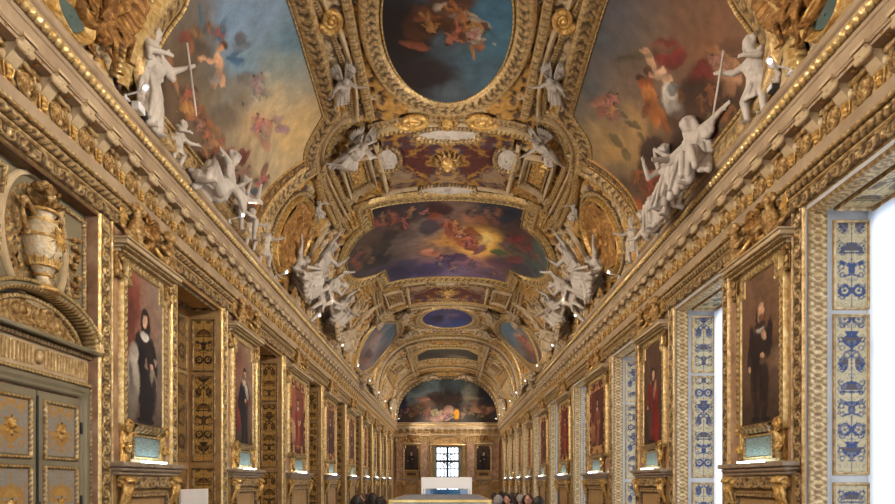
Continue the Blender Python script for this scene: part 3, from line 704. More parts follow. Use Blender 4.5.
def alcove(i, a, b):
    """blind opening of the gallery wall"""
    root = thing('trim_%d' % (10+i), kind='structure', loc=(-WX, (a+b)/2, 0)); h = (b-a)/2
    f = MB(); opening_frame(f, -h, h, LINT, .25); f.build('gilded_frame', M['gold_bright'], root)
    for face, y in ((1, -h), (-1, h)):
        jamb(root, .66, y+face*.03, face, [(.5,2.1),(2.3,4.0),(4.15,5.15)], (-.55,-.15), (200,158,86), (30,26,24), (120,84,40), M['panel'], M['gold'], 3+i)
    q = MB(); q.box((-.66,-h,LINT-.04), (0,h,LINT-.0)); q.build('soffit', M['panel'], root, smooth=False)
    mp = flat_yz(-.655); fr = MB()
    for y0, y1 in ((-h+.12, -.06), (.06, h-.12)):
        for z0, z1 in ((.4,2.1),(2.3,4.0),(4.15,5.15)):
            band(fr, rect(y0+.06, z0, y1-.06, z1), .05, [(0,0),(.2,.025),(.7,.03),(1,0)], 'leaf', .06, .006, mp, .06, 5)
            P, C = arabesque(y1-y0-.12, z1-z0, (150,116,66), (60,44,32), (96,70,40), 5+i, .025); P[...,0] += -.645; P[...,1] += (y0+y1)/2; P[...,2] += z0
            aa = MB(); aa.grid(P, col=C, flip=True); aa.build('shutter_panel', M['arab'], root)
    fr.build('panel_frame', M['gold'], root)
    mm = MB(); mp2 = lambda x, y, hh: np.stack([x, y, LINT-.04-hh], -1); band(mm, rect(-.55, -h+.15, -.12, h-.15), .05, PR_OGEE, 'leaf', .08, .008, mp2, .06, 5); mm.build('soffit_frame', M['gold'], root)
for i, (a, b) in enumerate(OPENL):
    if i > 0: alcove(i, a, b)

def window(i, a, b):
    root = thing('window_%d' % i, kind='structure', loc=(WX, (a+b)/2, 0), rz=PI); h = (b-a)/2
    f = MB(); opening_frame(f, -h, h, LINT, .25); f.build('gilded_frame', M['gold'], root)
    gm = MB(); D = .93
    for face, y in ((1, -h), (-1, h)):
        jamb(root, D, y+face*.03, face, [(.3,1.8),(1.98,3.98),(4.12,5.2)], (-.78,-.38), (200,186,146), (34,62,114), (84,74,78), M['white_paint'], M['gold_pale'], i+2)
        strip(gm, (-.27, y+face*.03, 0), EZ, LINT-.05, EX, EY*face, .27, [(0,0),(.04,.03),(.12,.035),(.18,.02),(.85,.02),(.9,.035),(1,.03)], 'guil', .17, .016, .025, 13)
    gm.build('guilloche_border', M['gold_pale'], root)
    s = MB(); s.box((-D,-h,LINT-.05), (0,h,LINT)); s.build('soffit', M['white_paint'], root, smooth=False)
    P, C = arabesque(.42, 2*h-.3, (216,196,146), (88,78,70), (120,100,70), i+1); sp = MB(); sp.grid(np.stack([P[...,1]-.56, P[...,2]-h+.15, LINT-.058+0*P[...,0]], -1), col=C, flip=True); sp.build('soffit_panel', M['arab'], root)
    g2 = MB(); mp2 = lambda x, y, hh: np.stack([x, y, LINT-.05-hh], -1); band(g2, rect(-.77,-h+.15,-.35,h-.15), .05, PR_OGEE, 'leaf', .08, .01, mp2, .05, 5); strip(g2, (-.27,-h,LINT-.05), EY, 2*h, EX, -EZ, .27, [(0,0),(.05,.03),(.9,.03),(1,0)], 'guil', .17, .016, .03, 11); g2.build('soffit_frame', M['gold_pale'], root)
    fr = MB(); x0, x1 = -.93, -.89
    for y0, y1, z0, z1 in ((-h,-h+.09,0,LINT-.05),(h-.09,h,0,LINT-.05),(-.02,.02,.1,LINT-.05),(-h,h,0,.12),(-h,h,LINT-.14,LINT-.05),(-h,h,3.6,3.64)): fr.box((x0,y0,z0),(x1,y1,z1),.008)
    fr.build('window_frame', M['white_paint'], root, smooth=False)
    y_ = np.linspace(-h+.02, h-.02, 60); z_ = np.linspace(.05, LINT-.07, 12); YY, ZZ = np.meshgrid(y_, z_, indexing='ij'); bl_ = MB(); bl_.grid(np.stack([-.80+.02*np.sin(YY*17+.6*np.sin(YY*5))*(1.1-ZZ/LINT*.6), YY, ZZ], -1)); bl_.build('sun_blind', M['blind'], root)
    gl = MB(); gl.add([(-.91,-h,0),(-.91,h,0),(-.91,h,LINT),(-.91,-h,LINT)], [(0,1,2,3)]); gl.build('glass', M['glass'], root, smooth=False)
for i, (a, b) in enumerate([(EDGE[0][0]-2.0, EDGE[0][0])]+OPENR): window(i+1, a, b)

# far window
def far_window():
    root = thing('window_20', kind='structure', loc=(0, Y1, 0)); x0, x1, z0, z1 = WIN; f = MB(); y0, y1 = .3, .38; z0 = .9
    for a, b, c, d in ((x0,x0+.3,z0,z1),(x1-.3,x1,z0,z1)): f.box((a,y0-.1,c),(b,y1,d),.01)
    f.build('shutter', M['door_paint'], root, smooth=False); f = MB()
    for a, b, c, d in ((x0+.3,x0+.38,z0,z1),(x1-.38,x1-.3,z0,z1),(-.1,.1,z0,z1),(x0,x1,z1-.08,z1),(x0,x1,3.55,3.75),(x0,x1,z0,z0+.1)): f.box((a,y0,c),(b,y1,d),.01)
    for z in (2.3,3.0,4.3): f.box((x0,y0+.02,z-.04),(x1,y1-.02,z+.04))
    for xx in (-.62,-.3,.3,.62): f.box((xx-.03,y0+.02,z0),(xx+.03,y1-.02,z1))
    f.build('window_frame', M['iron'], root, smooth=False)
    g = MB(); g.add([(x0,y1,z0),(x1,y1,z0),(x1,y1,z1),(x0,y1,z1)], [(0,1,2,3)]); g.build('glass', M['glass'], root, smooth=False)
    # wrought scrollwork over the panes
    t = MB()
    for cx in (-.3, .3):
        for cz in (3.3, 4.0): 
            th = np.linspace(0, 5, 24); t.tube(np.stack([cx+.22*np.cos(th)*(1-th/9), 0*th+.27, cz+.28*np.sin(th)*(1-th/9)], 1), .045, 6)
        t.tube([(cx,.27,2.0),(cx*.7,.27,3.0),(cx,.27,4.2)], .018, 6)
    t.build('iron_scrollwork', M['iron'], root)
    mp = lambda a, b, h: np.stack([a, -h, b], -1); q = MB(); band(q, np.array([(x0-.05,.9),(x0-.05,z1+.04),(x1+.05,z1+.04),(x1+.05,.9)]), -.16, PR_OGEE, 'leaf', .12, .02, mp, .05, 7, False); q.build('gilded_frame', M['gold'], root)
    th = np.linspace(0, PI, 24); arc = np.stack([1.62*np.cos(th)[::-1], 5.1+.78*np.sin(th)], 1)
    q = MB(); band(q, arc, .14, scaled(PR_HIGH, 1.3), 'leaf', .12, .02, mp, .06, 7, False); q.box((-1.75,-.16,5.0),(1.75,0,5.12),.01); q.build('arched_pediment', M['gold'], root)
    q = MB(); fill(q, np.concatenate([arc, [(-1.5,5.1)]]), None, lambda a, b, h: np.stack([a, -h-.02, b], -1), .0, 10, .08, lambda x, z: .03*orn_rich(x+3, (z-5.1)*1.2, .4)); q.build('pediment_field', M['panel'], root)
far_window()
# marble pilasters and panels of the end wall, dado
pm = MB(); cm = MB(); mp = lambda a, b, h: np.stack([a, Y1-h, b], -1)
for x in (-4.1,-2.0,2.0,4.1):
    w = .36 if abs(x) > 3 else .4
    pm.box((x-w, Y1-.12, 2.0), (x+w, Y1, 5.3), .015); cm.box((x-w-.06, Y1-.17, 5.78), (x+w+.06, Y1, 5.86), .01)
    for k in range(5):
        xx = x+(k-2)*w*.45; cm.tube([(xx, Y1-.13, 5.32), (xx, Y1-.15, 5.6), (xx+.02*(k-2), Y1-.24, 5.74)], [.07,.06,.05], 8)
    cm.box((x-w-.05, Y1-.16, 1.85), (x+w+.05, Y1, 2.02), .01)
    strip(cm, (x-w+.04, Y1-.12, 2.05), EZ, 3.2, EX, -EY, .06, PR_ROUND, 'leaf', .1, .01, .05, 5); strip(cm, (x+w-.1, Y1-.12, 2.05), EZ, 3.2, EX, -EY, .06, PR_ROUND, 'leaf', .1, .01, .05, 5)
    band(cm, rect(x-w+.05, .35, x+w-.05, 1.7), .05, PR_OGEE, 'plain', .1, 0, mp, .1, 5)
pm.build('marble_pilasters', M['marble'], fw, smooth='auto'); cm.build('pilaster_gilding', M['gold'], fw, smooth='auto')
# ------------------------------------------------------------------ paintings and mouldings of the vault
SM = lambda P: chaikin(P, 2)
def mir(P): P = np.asarray(P, float).copy(); P[:,0] *= -1; return P[::-1].copy()
vf = lambda h0: (lambda s, y, h: vault(s, y, h+h0))
def dbl(pts):
    """points given as (x, y) stay soft, as (x, y, 1) are kept as corners"""
    out = []
    for p in pts:
        q = tuple(at(p[0], p[1])); out += [q, q] if len(p) > 2 else [q]
    return np.array(out)
def ceil_painting(name, label, loop, colf, fw_, prof, orn, per, amp, fmat, step=.045, rings=100, cat='ceiling painting', inner=True, group=None):
    loop = ccw(loop); root = thing(name, label, cat, loc=(0,0,0), group=group)
    c = MB(); fill(c, loop, colf, vf(.06), .0, rings, step); c.build('painted_field', M['paint'], root)
    f = MB(); band(f, loop, fw_, prof, orn, per, amp, vf(.03), .035, 13, True, (.2,.72)); f.build('frame', fmat, root)
    if inner:
        b = MB(); band(b, loop, -.05, scaled(PR_ROUND, .5), 'bead', .07, .02, vf(.05), .02, 5); b.build('bead_moulding', M['gold_bright'], root)
    return root
B = surf_blob
# --- left near painting: winged youths in a bright sky over grey clouds
LW = [(290.5,5),(306,57),(322.5,113,1),(315,125.5),(304.8,143.5),(302,156.4),(303.5,165.5,1),(286.7,179.7),(268.7,200),(257,223.5),(254.5,233.8,1),(226,199),(198,165),(156.5,115,1),(143.5,75),(152.5,47.7),(165.4,25.8),(183.5,4)]
loopL = np.concatenate([dbl(LW), [(-3.9,8.75),(-2.95,8.9),(-2.95,8.9)]]); loopL = SM(loopL)
GL = 1.12
skyL = grad([(262,12,(132,158,182)),(235,20,(122,150,178)),(285,40,(104,140,158)),(240,60,(120,152,170)),(278,70,(140,156,150)),(270,95,(206,180,132)),(290,130,(216,184,126)),(250,120,(190,160,116)),(265,160,(176,160,128)),(235,170,(140,120,98)),(200,30,(104,96,86)),(190,55,(96,82,66)),(175,80,(110,94,72)),(200,100,(116,102,82)),(170,110,(86,66,50)),(200,140,(92,72,54)),(228,140,(146,130,104)),(245,215,(66,52,40)),(225,195,(80,62,50))])
bl = [B(196,52,16,12,20,(84,72,62),.8,.7),B(180,62,14,16,0,(92,76,58),.8,.7),B(214,85,14,18,10,(120,106,84),.9,.7),B(237,92,10,16,-10,(128,114,92),.8,.7),B(222,118,16,14,0,(104,90,74),.9,.7),B(182,38,9,8,0,(124,64,50),.6,.8),B(186,48,4,9,-10,(150,96,64),.5,.8),
 B(206,26,6,6,0,(72,54,40),.5,.9),B(199,14,2.5,13,-12,(70,104,124),.5,.8),B(223,22,2.5,10,25,(80,112,132),.5,.8),B(208,23,4,4,0,(150,110,80),.4,.8),
 B(240,36,6,8,0,(92,86,88),.6,.8),B(233,60,10,4,10,(60,100,136),.4,.9),B(234,52,9,3,-28,(70,104,140),.4,.9),B(240,45,5,10,70,(112,116,128),.5,.7),
 B(222,45,4,4.5,0,(84,58,40),.3,1),B(219,49,3.6,3.8,0,(196,142,104),.3,1),B(216,62,5,10,-12,(206,160,124),.35,1),B(205,60,11,3,4,(208,160,124),.35,1),B(197,62,3,2.5,0,(206,156,118),.3,1),B(219,77,3.5,8,-14,(196,152,118),.4,1),B(212,78,3,8,12,(188,146,112),.4,1),B(212,76,6,5,0,(134,128,122),.5,.8),
 B(247,80,13,5,30,(150,142,128),.5,.8),B(250,88,3,10,-20,(190,178,158),.5,.8),B(262,78,4,9,20,(186,172,150),.5,.8),B(242,78,8,8,0,(120,112,104),.7,.7),
 B(166,72,4,16,-10,(150,96,64),.5,.7),B(171,82,2.5,12,-15,(176,128,96),.4,.8),B(193,112,8,13,-30,(124,74,44),.6,.8),B(186,104,5,9,-30,(150,92,54),.5,.7),
 B(206,124,7,5,30,(140,86,52),.5,.8),B(213,132,4,5,0,(170,120,84),.4,.8),B(259,127,10,10,0,(182,132,120),.7,.7),B(280,127,7,5,10,(160,124,140),.6,.8),B(275,118,6,4,0,(170,130,128),.6,.7),B(262,140,6,9,-15,(170,112,92),.6,.7),
 B(237,155,8,7,0,(96,48,36),.4,.95),B(226,150,7,5,-20,(150,84,60),.5,.8),B(243,158,2.5,8,30,(104,54,40),.4,.9),B(262,170,3,9,15,(112,60,48),.5,.8),B(245,198,5,8,0,(196,128,70),.4,.9),B(252,195,5,8,10,(48,78,100),.4,.9),B(240,188,8,6,0,(84,56,44),.6,.8),B(255,205,4,9,0,(140,80,60),.5,.8)]
bl += people_in(4, 7, (180,90,215,150), 7, (176,124,92), [(124,70,44),(150,96,64),(96,70,56)], (86,66,50))+people_in(5, 5, (205,135,255,185), 6, (176,116,92), [(110,52,42),(140,84,60),(90,70,60)], (96,76,58))+people_in(6, 4, (240,190,255,220), 5, (180,120,84), [(48,74,96),(120,64,48)], (70,52,42))+people_in(7, 3, (190,25,215,30), 6, (150,104,76), [(84,100,116),(104,86,74)], (84,72,60))+people_in(8, 3, (245,80,262,88), 6, (180,164,142), [(170,160,144),(130,124,114)], (120,112,104))+people_in(9, 4, (255,125,282,135), 6, (196,142,116), [(160,120,130),(180,136,110)], (180,146,110))
ceil_painting('ceiling_painting', 'large near left vault painting of winged youths in a blue and golden sky', loopL, painter(skyL, bl, .10, 2.2, 3, .08), .42, PR_HIGH, 'leaf', .24, .05, M['gold'])
# --- right near painting: reveller in red drapery against a dusky sky
RW = [(1790-895-x if False else 895-x, y)+tuple(r) for x, y, *r in LW[:10]]
RWP = [(p[0], p[1]) + ((1,) if len(q) > 2 else ()) for p, q in zip(RW, LW[:10])]
RR = [(647,231,1),(672,202),(705,163),(745,113,1),(768,74),(766,50),(757,32),(731.5,0)]
loopR = np.concatenate([dbl([(604.5,5),(589,57),(573,112,1),(580,124),(590.5,138),(593.3,150),(592,165,1),(612.8,180.5),(633.6,203),(643,222)]+RR), [(3.9,8.5),(2.95,8.6),(2.95,8.6)]])
loopR = SM(loopR)
skyR = grad([(620,10,(92,92,98)),(605,40,(86,90,96)),(592,80,(92,98,100)),(585,110,(112,108,98)),(600,130,(160,132,92)),(620,150,(176,140,84)),(640,135,(170,134,86)),(612,95,(122,104,88)),(650,20,(112,96,84)),(690,20,(112,84,66)),(720,30,(122,86,64)),(740,50,(110,80,62)),(700,50,(126,88,64)),(690,110,(70,48,38)),(720,110,(78,52,38)),(660,175,(66,44,34)),(630,190,(84,66,50)),(645,210,(50,36,28)),(670,60,(120,90,70)),(640,80,(116,94,78))])
br = [B(672,50,16,15,0,(132,54,48),.45,.95),B(678,58,12,9,-30,(112,44,40),.5,.9),B(708,72,14,10,10,(112,44,40),.5,.95),B(700,80,10,7,0,(104,42,38),.5,.9),B(664,46,8,6,0,(150,96,80),.6,.6),
 B(653,57,4,13,-22,(206,164,130),.4,1),B(647,49,6,2.5,20,(200,156,122),.3,1),B(664,72,7,7,0,(206,170,140),.4,1),B(671,78,6,6,0,(196,158,128),.4,1),B(651,68,5,5,0,(92,60,44),.4,1),B(654,72,3,3.5,0,(190,140,108),.3,1),
 B(643,76,5,5,0,(60,40,30),.4,1),B(648,82,9,8,30,(150,84,44),.4,1),B(652,95,7,12,-20,(176,112,62),.4,1),B(657,112,6,17,-14,(160,98,52),.4,1),B(667,118,4,15,-20,(150,90,48),.4,1),B(649,110,4,8,20,(120,74,44),.5,.9),
 B(673,98,8,15,-12,(196,188,178),.4,.95),B(680,108,7,12,-25,(170,158,146),.5,.9),B(676,88,7,5,-20,(96,104,104),.5,.8),B(684,96,3,9,-30,(190,130,70),.5,.8),B(660,50,28,3,-18,(92,84,60),.5,.6),B(625,57,8,4,-18,(84,78,58),.6,.8),B(637,53,8,4,-20,(88,80,58),.6,.8),
 B(700,95,20,18,0,(62,44,36),.7,.9),B(720,100,22,14,-35,(50,34,28),.6,.9),B(690,118,20,12,0,(76,52,40),.6,.8),B(738,100,14,16,-30,(56,38,30),.6,.8),
 B(720,55,6,8,-20,(176,124,84),.5,.8),B(728,68,7,13,-12,(196,150,112),.5,.85),B(738,74,8,11,-20,(186,142,108),.5,.85),B(736,47,11,9,0,(96,66,48),.6,.8),B(712,50,8,4,30,(140,92,62),.5,.7),B(733,88,6,8,0,(150,110,84),.5,.8),
 B(604,100,10,7,0,(176,120,100),.5,.85),B(612,100,7,4,-10,(190,136,112),.4,.85),B(605,110,5,6,0,(150,92,78),.5,.85),B(612,94,3,5,0,(92,70,58),.4,.8),
 B(624,112,8,3,30,(86,80,58),.5,.85),B(636,124,10,3,38,(86,80,56),.5,.85),B(646,138,8,3,45,(92,84,58),.5,.85),B(618,138,4,9,-35,(86,76,58),.5,.8),B(628,152,4,8,-25,(92,80,60),.5,.8),
 B(620,172,14,14,-20,(104,88,70),.7,.8),B(632,190,13,14,-30,(82,66,54),.7,.8),B(655,150,14,12,0,(52,36,30),.5,.95),B(650,165,10,12,0,(56,38,30),.5,.9),B(690,142,18,14,10,(54,36,28),.6,.9),B(640,202,5,7,0,(160,80,40),.5,.8),B(652,196,6,8,0,(120,60,36),.5,.8),B(660,185,8,12,0,(48,34,28),.6,.8),B(652,178,3,6,20,(180,96,50),.5,.8)]
br += people_in(14, 5, (715,55,742,85), 7, (186,138,104), [(120,84,62),(150,110,84)], (110,80,60))+people_in(15, 4, (690,90,730,112), 8, (120,84,64), [(70,48,38),(96,60,44)], (60,42,34))+people_in(16, 4, (640,195,655,170), 6, (150,84,50), [(110,54,34),(90,60,46)], (56,40,32))+people_in(17, 3, (604,100,615,108), 5, (190,136,112), [(150,100,84)], (120,98,84))
ceil_painting('ceiling_painting', 'large near right vault painting of a dancer in red drapery under a dusky sky', loopR, painter(skyR, br, .10, 2.2, 8, .08), .42, PR_HIGH, 'leaf', .24, .05, M['gold'])
# bright half-round roll that follows the near arch of each of the two compartments
def roll(name, pts, label, off=.5):
    P = dbl(pts); P = chaikin(P, 2, False); m = MB(); band(m, P, .3*off/abs(off), [(0,0),(.05,.1),(.3,.16),(.55,.14),(.7,.06),(.8,.1),(.95,.08),(1,0)], 'bead', .09, .03, vf(.0), .03, 15, False, (.72,1.)); return m.build(name, M['gold_bright'])
r1 = roll('arch_moulding', [(176,-8),(160,8),(146,28),(133,52),(124,78),(120,96)], '', -1); tag(r1, 'bright gilded half round arch moulding with beads beside the blue sky painting', 'moulding', kind='structure'); r1.name = 'trim_40'
r2 = roll('arch_moulding', [(742,-8),(757,8),(772,26),(785,46),(794,72),(796,88)], '', 1); r2.name = 'trim_41'; tag(r2, kind='structure')
# --- near oval at the crown: horsemen of the air against blue (generic)
def oval_field(seed, cy, flip):
    base = fgrad([(-1.0,cy-.3,(22,20,24)),(-1.1,cy+.8,(30,26,28)),(-.8,cy+1.5,(34,30,34)),(0,cy+1.7,(72,84,92)),(.8,cy+1.2,(70,98,114)),(1.1,cy+.4,(72,112,132)),(1.1,cy-.6,(66,108,132)),(.5,cy-1.6,(66,102,124)),(-.4,cy-1.6,(60,74,86)),(0,cy,(74,88,98))])
    b_ = [flat_blob(-.85,cy+.1,.45,.9,0,(26,22,24),.7),flat_blob(-.45,cy+1.3,.6,.5,0,(36,30,34),.7),flat_blob(-.5,cy-.2,.35,.5,30,(64,38,26),.5),flat_blob(-.05,cy-.25,.62,.24,24,(92,56,34),.5),flat_blob(.1,cy-.75,.45,.35,-20,(70,44,30),.5),flat_blob(.25,cy-.42,.5,.17,20,(188,170,148),.4),flat_blob(.6,cy-.3,.3,.1,15,(176,160,140),.4),flat_blob(.3,cy-.05,.18,.3,60,(176,112,48),.4),flat_blob(.45,cy+.12,.3,.1,-35,(170,110,76),.4),flat_blob(.62,cy+.3,.1,.28,-15,(160,104,70),.4),flat_blob(-.7,cy+.35,.3,.12,20,(120,70,50),.5),flat_blob(.78,cy-.18,.09,.11,0,(96,60,40),.3),flat_blob(.55,cy+.6,.04,.28,-12,(150,112,70),.4),flat_blob(.15,cy-1.05,.3,.22,30,(84,64,54),.6),flat_blob(.95,cy+.3,.06,.06,0,(160,160,160),.5)]
    b_ += flat_people(3, 3, (-.6,cy-.6,.4,cy+.2), .2, (150,96,64), [(110,66,40),(84,52,38)], (60,42,34))+flat_people(6, 3, (.2,cy-.6,.7,cy+.4), .15, (180,140,110), [(186,168,146),(160,110,56)], (70,70,74))
    return painter(base, b_, .12, 2.0, seed, .12)
CYO = 11.95
ceil_painting('ceiling_painting', 'large oval ceiling painting of tumbling figures in dark blue air, nearest', ellipse((0,CYO),1.33,2.3,120), oval_field(5, CYO, 1), .42, PR_HIGH, 'leaf', .2, .06, M['gold'], .05)
# mouldings each side of the oval: double bead lines, then a white and gilt rib
def lines(pts, w, prof, orn, per, amp, mat, parent=None, name='moulding', mirror=True, soft=True, step=.04):
    out = MB()
    for sg in ((1,-1) if mirror else (1,)):
        P = np.asarray(pts, float).copy(); P = chaikin(P, 2, False) if soft else P; 
        if sg < 0: P[:,0] *= -1
        band(out, P, w*sg, prof, orn, per, amp, vf(.0), step, 9, False, (.15,.85))
    return out.build(name, mat, parent)
tr = thing('trim_42', kind='structure')
PBAND = [(0,0),(.05,.06),(.12,.09),(.2,.06),(.8,.06),(.88,.09),(.95,.06),(1,0)]
def dup_far(o):
    """the vault is laid out alike on both sides of its middle: same mesh, turned about"""
    c = o.copy(); COL.objects.link(c); c.location = (0, 2*VC, 0); c.rotation_euler = (0, 0, PI); return c
lines([(-1.78,8.6),(-1.78,14.6)], -.22, PBAND, 'bead', .1, .05, M['gold'], tr)
lines([(-2.05,8.6),(-2.05,10.0),(-2.3,10.8),(-2.05,11.6),(-2.0,13.3),(-2.15,14.4)], -.12, scaled(PR_ROUND, 1.3), 'plain', .1, 0, M['cream'], tr)
lines([(-2.22,8.6),(-2.22,9.9),(-2.47,10.7),(-2.22,11.6),(-2.17,13.3),(-2.3,14.4)], -.1, PBAND, 'bead', .08, .03, M['gold'], tr)
# transverse mouldings over the crown
for y, w, mt, hw, o_ in ((14.75,.18,'gold',2.0,'leaf'),(15.05,.12,'cream',2.6,'plain'),(15.2,.1,'gold_bright',2.7,'bead'),(18.25,.14,'cream',2.05,'plain')):
    P = np.array([(-hw,y+.12),(0,y),(hw,y+.12)]); q = MB(); band(q, P, -w, PBAND if o_ != 'plain' else scaled(PR_ROUND, 1.2), o_, .12, .04, vf(.01), .04, 7, False, (.1,.9)); o = q.build('moulding', M[mt], tr); o2 = dup_far(o)
# bracket-shaped white and gilt mouldings round the coffers
BR = [(351,117),(340,122),(330,132.5),(322.5,150),(325,168),(331.7,183.3),(338.7,198.2),(352,222)]
brp = ats(BR)
for off, w, mt, o_, k in ((0,-.13,'cream','plain',1.2),(-.16,-.17,'gold','bead',1.0),(.2,-.16,'gold_bright','leaf',1.0)):
    P = chaikin(brp, 2, False); Pn = P+normals2(P, False)*off
    q = MB()
    for sg in (1, -1):
        PP = Pn.copy(); PP[:,0] *= sg; band(q, PP, w*sg, scaled(PBAND, k) if o_ != 'plain' else scaled(PR_ROUND, 1.6), o_, .11, .04, vf(.0), .04, 9, False, (.15,.85))
    o = q.build('moulding', M[mt], tr); o2 = dup_far(o)
# thin white pilaster ribs beside the coffers
q = MB()
for sg in (1, -1):
    for off, kk in ((0, 1.0),):
        P = np.array([at(372.4,141.7), at(384.3,191.3)]); P[:,0] *= sg; band(q, P, .15*sg, [(0,0),(.05,.1),(.95,.1),(1,0)], 'plain', .1, 0, vf(.02), .06, 5, False)
o = q.build('rib', M['cream'], tr); dup_far(o)
# --- coffers: white quadrangular frames with gilded carving
def coffer(label, quad, far=False):
    root = thing('coffer', label, 'coffer', group=None); L = ccw(quad)
    q = MB(); band(q, L, -.13, [(0,0),(.05,.14),(.3,.15),(.6,.09),(1,.02)], 'plain', .1, 0, vf(.02), .08, 7); q.build('white_frame', M['cream'], root)
    P = resample(L, .08); Nn = normals2(P); I = P-Nn*.15
    q = MB(); band(q, I, -.1, PR_OGEE, 'leaf', .1, .02, vf(.02), .04, 7); q.build('leaf_moulding', M['gold'], root)
    I2 = P-Nn*.26; c = I2.mean(0)
    q = MB(); fill(q, I2, None, vf(.03), 0, 20, .05, lambda s, y: .05*np.clip(1-np.abs(fbm((np.abs(s-c[0]))*4, y*4, 9, 3)-.5)*7, 0, 1)); q.build('carved_field', M['gold_bright'] if not far else M['gold'], root); return root
QC = ats([(335.7,160.5),(369.4,152.6),(376.4,181.3),(348.6,198)])
coffer('gilded coffer in a white frame left of the red and violet ornament panel', QC)
coffer('gilded coffer in a white frame right of the red and violet ornament panel', mir(QC))
QF = ats([(381.9,293.8),(401.7,288.8),(404.7,300.8),(386.9,306.7)])
coffer('small far coffer under the lower left corner of the central stormy painting', QF, True)
coffer('small far coffer under the lower right corner of the central stormy painting', mir(QF), True)
for k, (quad, t) in enumerate((([(405,347),(416,342.5),(418,349.5),(408.5,356)],'beside the dark hexagonal painting'),([(391,369),(401,361),(405,366),(396,375)],'at the edge of the far end arch'))):
    Q2 = ats(quad); coffer('tiny coffer %s, left of the crown' % t, Q2, True); coffer('tiny coffer %s, right of the crown' % t, mir(Q2), True)
# --- ornament panel between the oval and the middle painting: gold scrolls on a red and violet ground
def orn_panel(y0, y1, hw, seed):
    def f(P):
        s, y = np.abs(P[:,0]), P[:,1]; n = fbm(s*1.4, y*1.4, seed, 4)[:,None]; n2 = fbm(s*2.6+7, y*2.6, seed+3, 4)
        C = np.where(n > .58, lin((98,54,52)), np.where(n > .53, lin((84,68,78)), np.where(n > .46, lin((142,118,98)), np.where(n > .42, lin((104,66,58)), lin((166,144,120))))))
        g = np.clip(1-np.abs(n2-.5)*13, 0, 1)[:,None]; return C*(1-g)+lin((196,150,72))*g
    L = np.concatenate([[(-hw+hw*2*t/20, y0+.1*(abs(2*t/20-1))**2) for t in range(21)], [(hw-hw*2*t/20, y1+.1*(abs(2*t/20-1))**2) for t in range(21)]])
    return L, f
def cartouche(name, label, c, rx, ry, fieldm, far=False, cat='cartouche', relief=.05, rot=0):
    root = thing(name, label, cat); e = ellipse(c, rx, ry, 48, rot)
    q = MB(); fill(q, e, None, vf(.06), 0, 14, .05, lambda s, y: relief*np.clip(1-np.abs(fbm((s-c[0])*5+3, (y-c[1])*5, 17, 3)-.5)*6, 0, 1)+.06*np.clip(1-((s-c[0])/rx)**2-((y-c[1])/ry)**2, 0, 1)); q.build('field', fieldm, root)
    q = MB(); band(q, e, .16 if not far else .2, PR_HIGH, 'leaf', .1, .03, vf(.02), .03, 9); q.build('frame', M['gold'], root); return root
def mascaron(name, label, s, y, k, mat=None):
    """gilded lion-like mask with a ruff of leaves"""
    root = thing(name, label, 'mask'); mb = MB(); o = vault(s, y, 0); n = unit(vault(s, y, .5)-o); t = EY; u = np.cross(n, t); R = np.stack([u, -t, n], 1)
    q = lambda x, y_, z: o+R@np.array([x, y_, z])*k
    mb.ball(q(0,0,.1), np.array((.14,.17,.13))*k, 14, 10, R); mb.ball(q(0,-.05,.22), np.array((.07,.06,.07))*k, 10, 8, R); mb.ball(q(0,-.13,.16), np.array((.07,.05,.06))*k, 10, 8, R)
    for sg in (-1,1): mb.ball(q(.06*sg,.05,.2), .03*k); mb.ball(q(.13*sg,.12,.08), .05*k)
    f = mb.build('face', mat or M['gold_bright'], root); lv = MB()
    for i in range(14):
        a = 2*PI*i/14; lv.tube([q(.13*math.cos(a),.15*math.sin(a),.06), q(.22*math.cos(a),.25*math.sin(a),.11), q(.32*math.cos(a+.15),.34*math.sin(a+.15),.03)], np.array([.04,.05,.012])*k, 7)
    lv.build('leaf_ruff', mat or M['gold'], root); return root
for far in (False, True):
    L, f = orn_panel(15.35, 18.15, 1.75, 5)
    root = thing('ornament_panel', 'red and violet ornament panel %s' % ('beyond the central stormy painting' if far else 'between the near oval and central paintings'), 'panel')
    q = MB(); fill(q, ccw(L), f, vf(.03), 0, 40, .06, lambda s, y: .03*np.clip(1-np.abs(fbm(np.abs(s)*2.6+7, y*2.6, 8, 4)-.5)*13, 0, 1)); o = q.build('scroll_field', M['relief'], root)
    if far: root.location = (0, 2*VC, 0); root.rotation_euler = (0,0,PI)
mascaron('mask', 'gilded mask at the middle of the red and violet ornament panel, nearest', 0, 16.75, 1.3)
mascaron('mask', 'gilded mask under the lower edge of the near oval painting', 0, 14.95, 1.0)
mascaron('mask', 'small gilded mask below the lower edge of the central stormy painting', 0, 28.2, 1.3)
for sg, w in ((-1,'left'),(1,'right')):
    cartouche('cartouche', 'small grey oval cartouche in a gold frame %s of the near ornament panel' % w, (sg*1.66,16.5), .26, .5, M['stucco'])
    root = thing('volute', 'gilded volute under the near oval painting, %s of the mask' % w, 'volute'); th = np.linspace(0, 4.2*PI, 70); r = .5*(1-th/(4.6*PI)); sp = vault(sg*(.85+r*np.cos(th)*.8), 14.9+r*np.sin(th)*.6, .08+.0*th)
    q = MB(); q.tube(sp, np.linspace(.09,.04,70), 8); q.ball(sp[-1], .09); q.build('spiral', M['gold_bright'], root)
    for yy, rr, t in ((9.9,.3,'larger'),(11.3,.22,'smaller')):
        root = thing('volute', '%s gilded scroll beside the near oval on its %s side' % (t, w), 'volute'); q = MB()
        r = rr*(1-th/(4.6*PI)); sp = vault(sg*(2.25+r*np.cos(th)), yy+r*np.sin(th)*1.3, .1); q.tube(sp, np.linspace(.07,.03,70), 8); q.ball(sp[-1], .07); q.build('spiral', M['gold_bright'], root)
cartouche('cartouche', 'white shell cartouche above the gilded mask, close under the near oval', (0,15.5), .75, .2, M['stucco'])
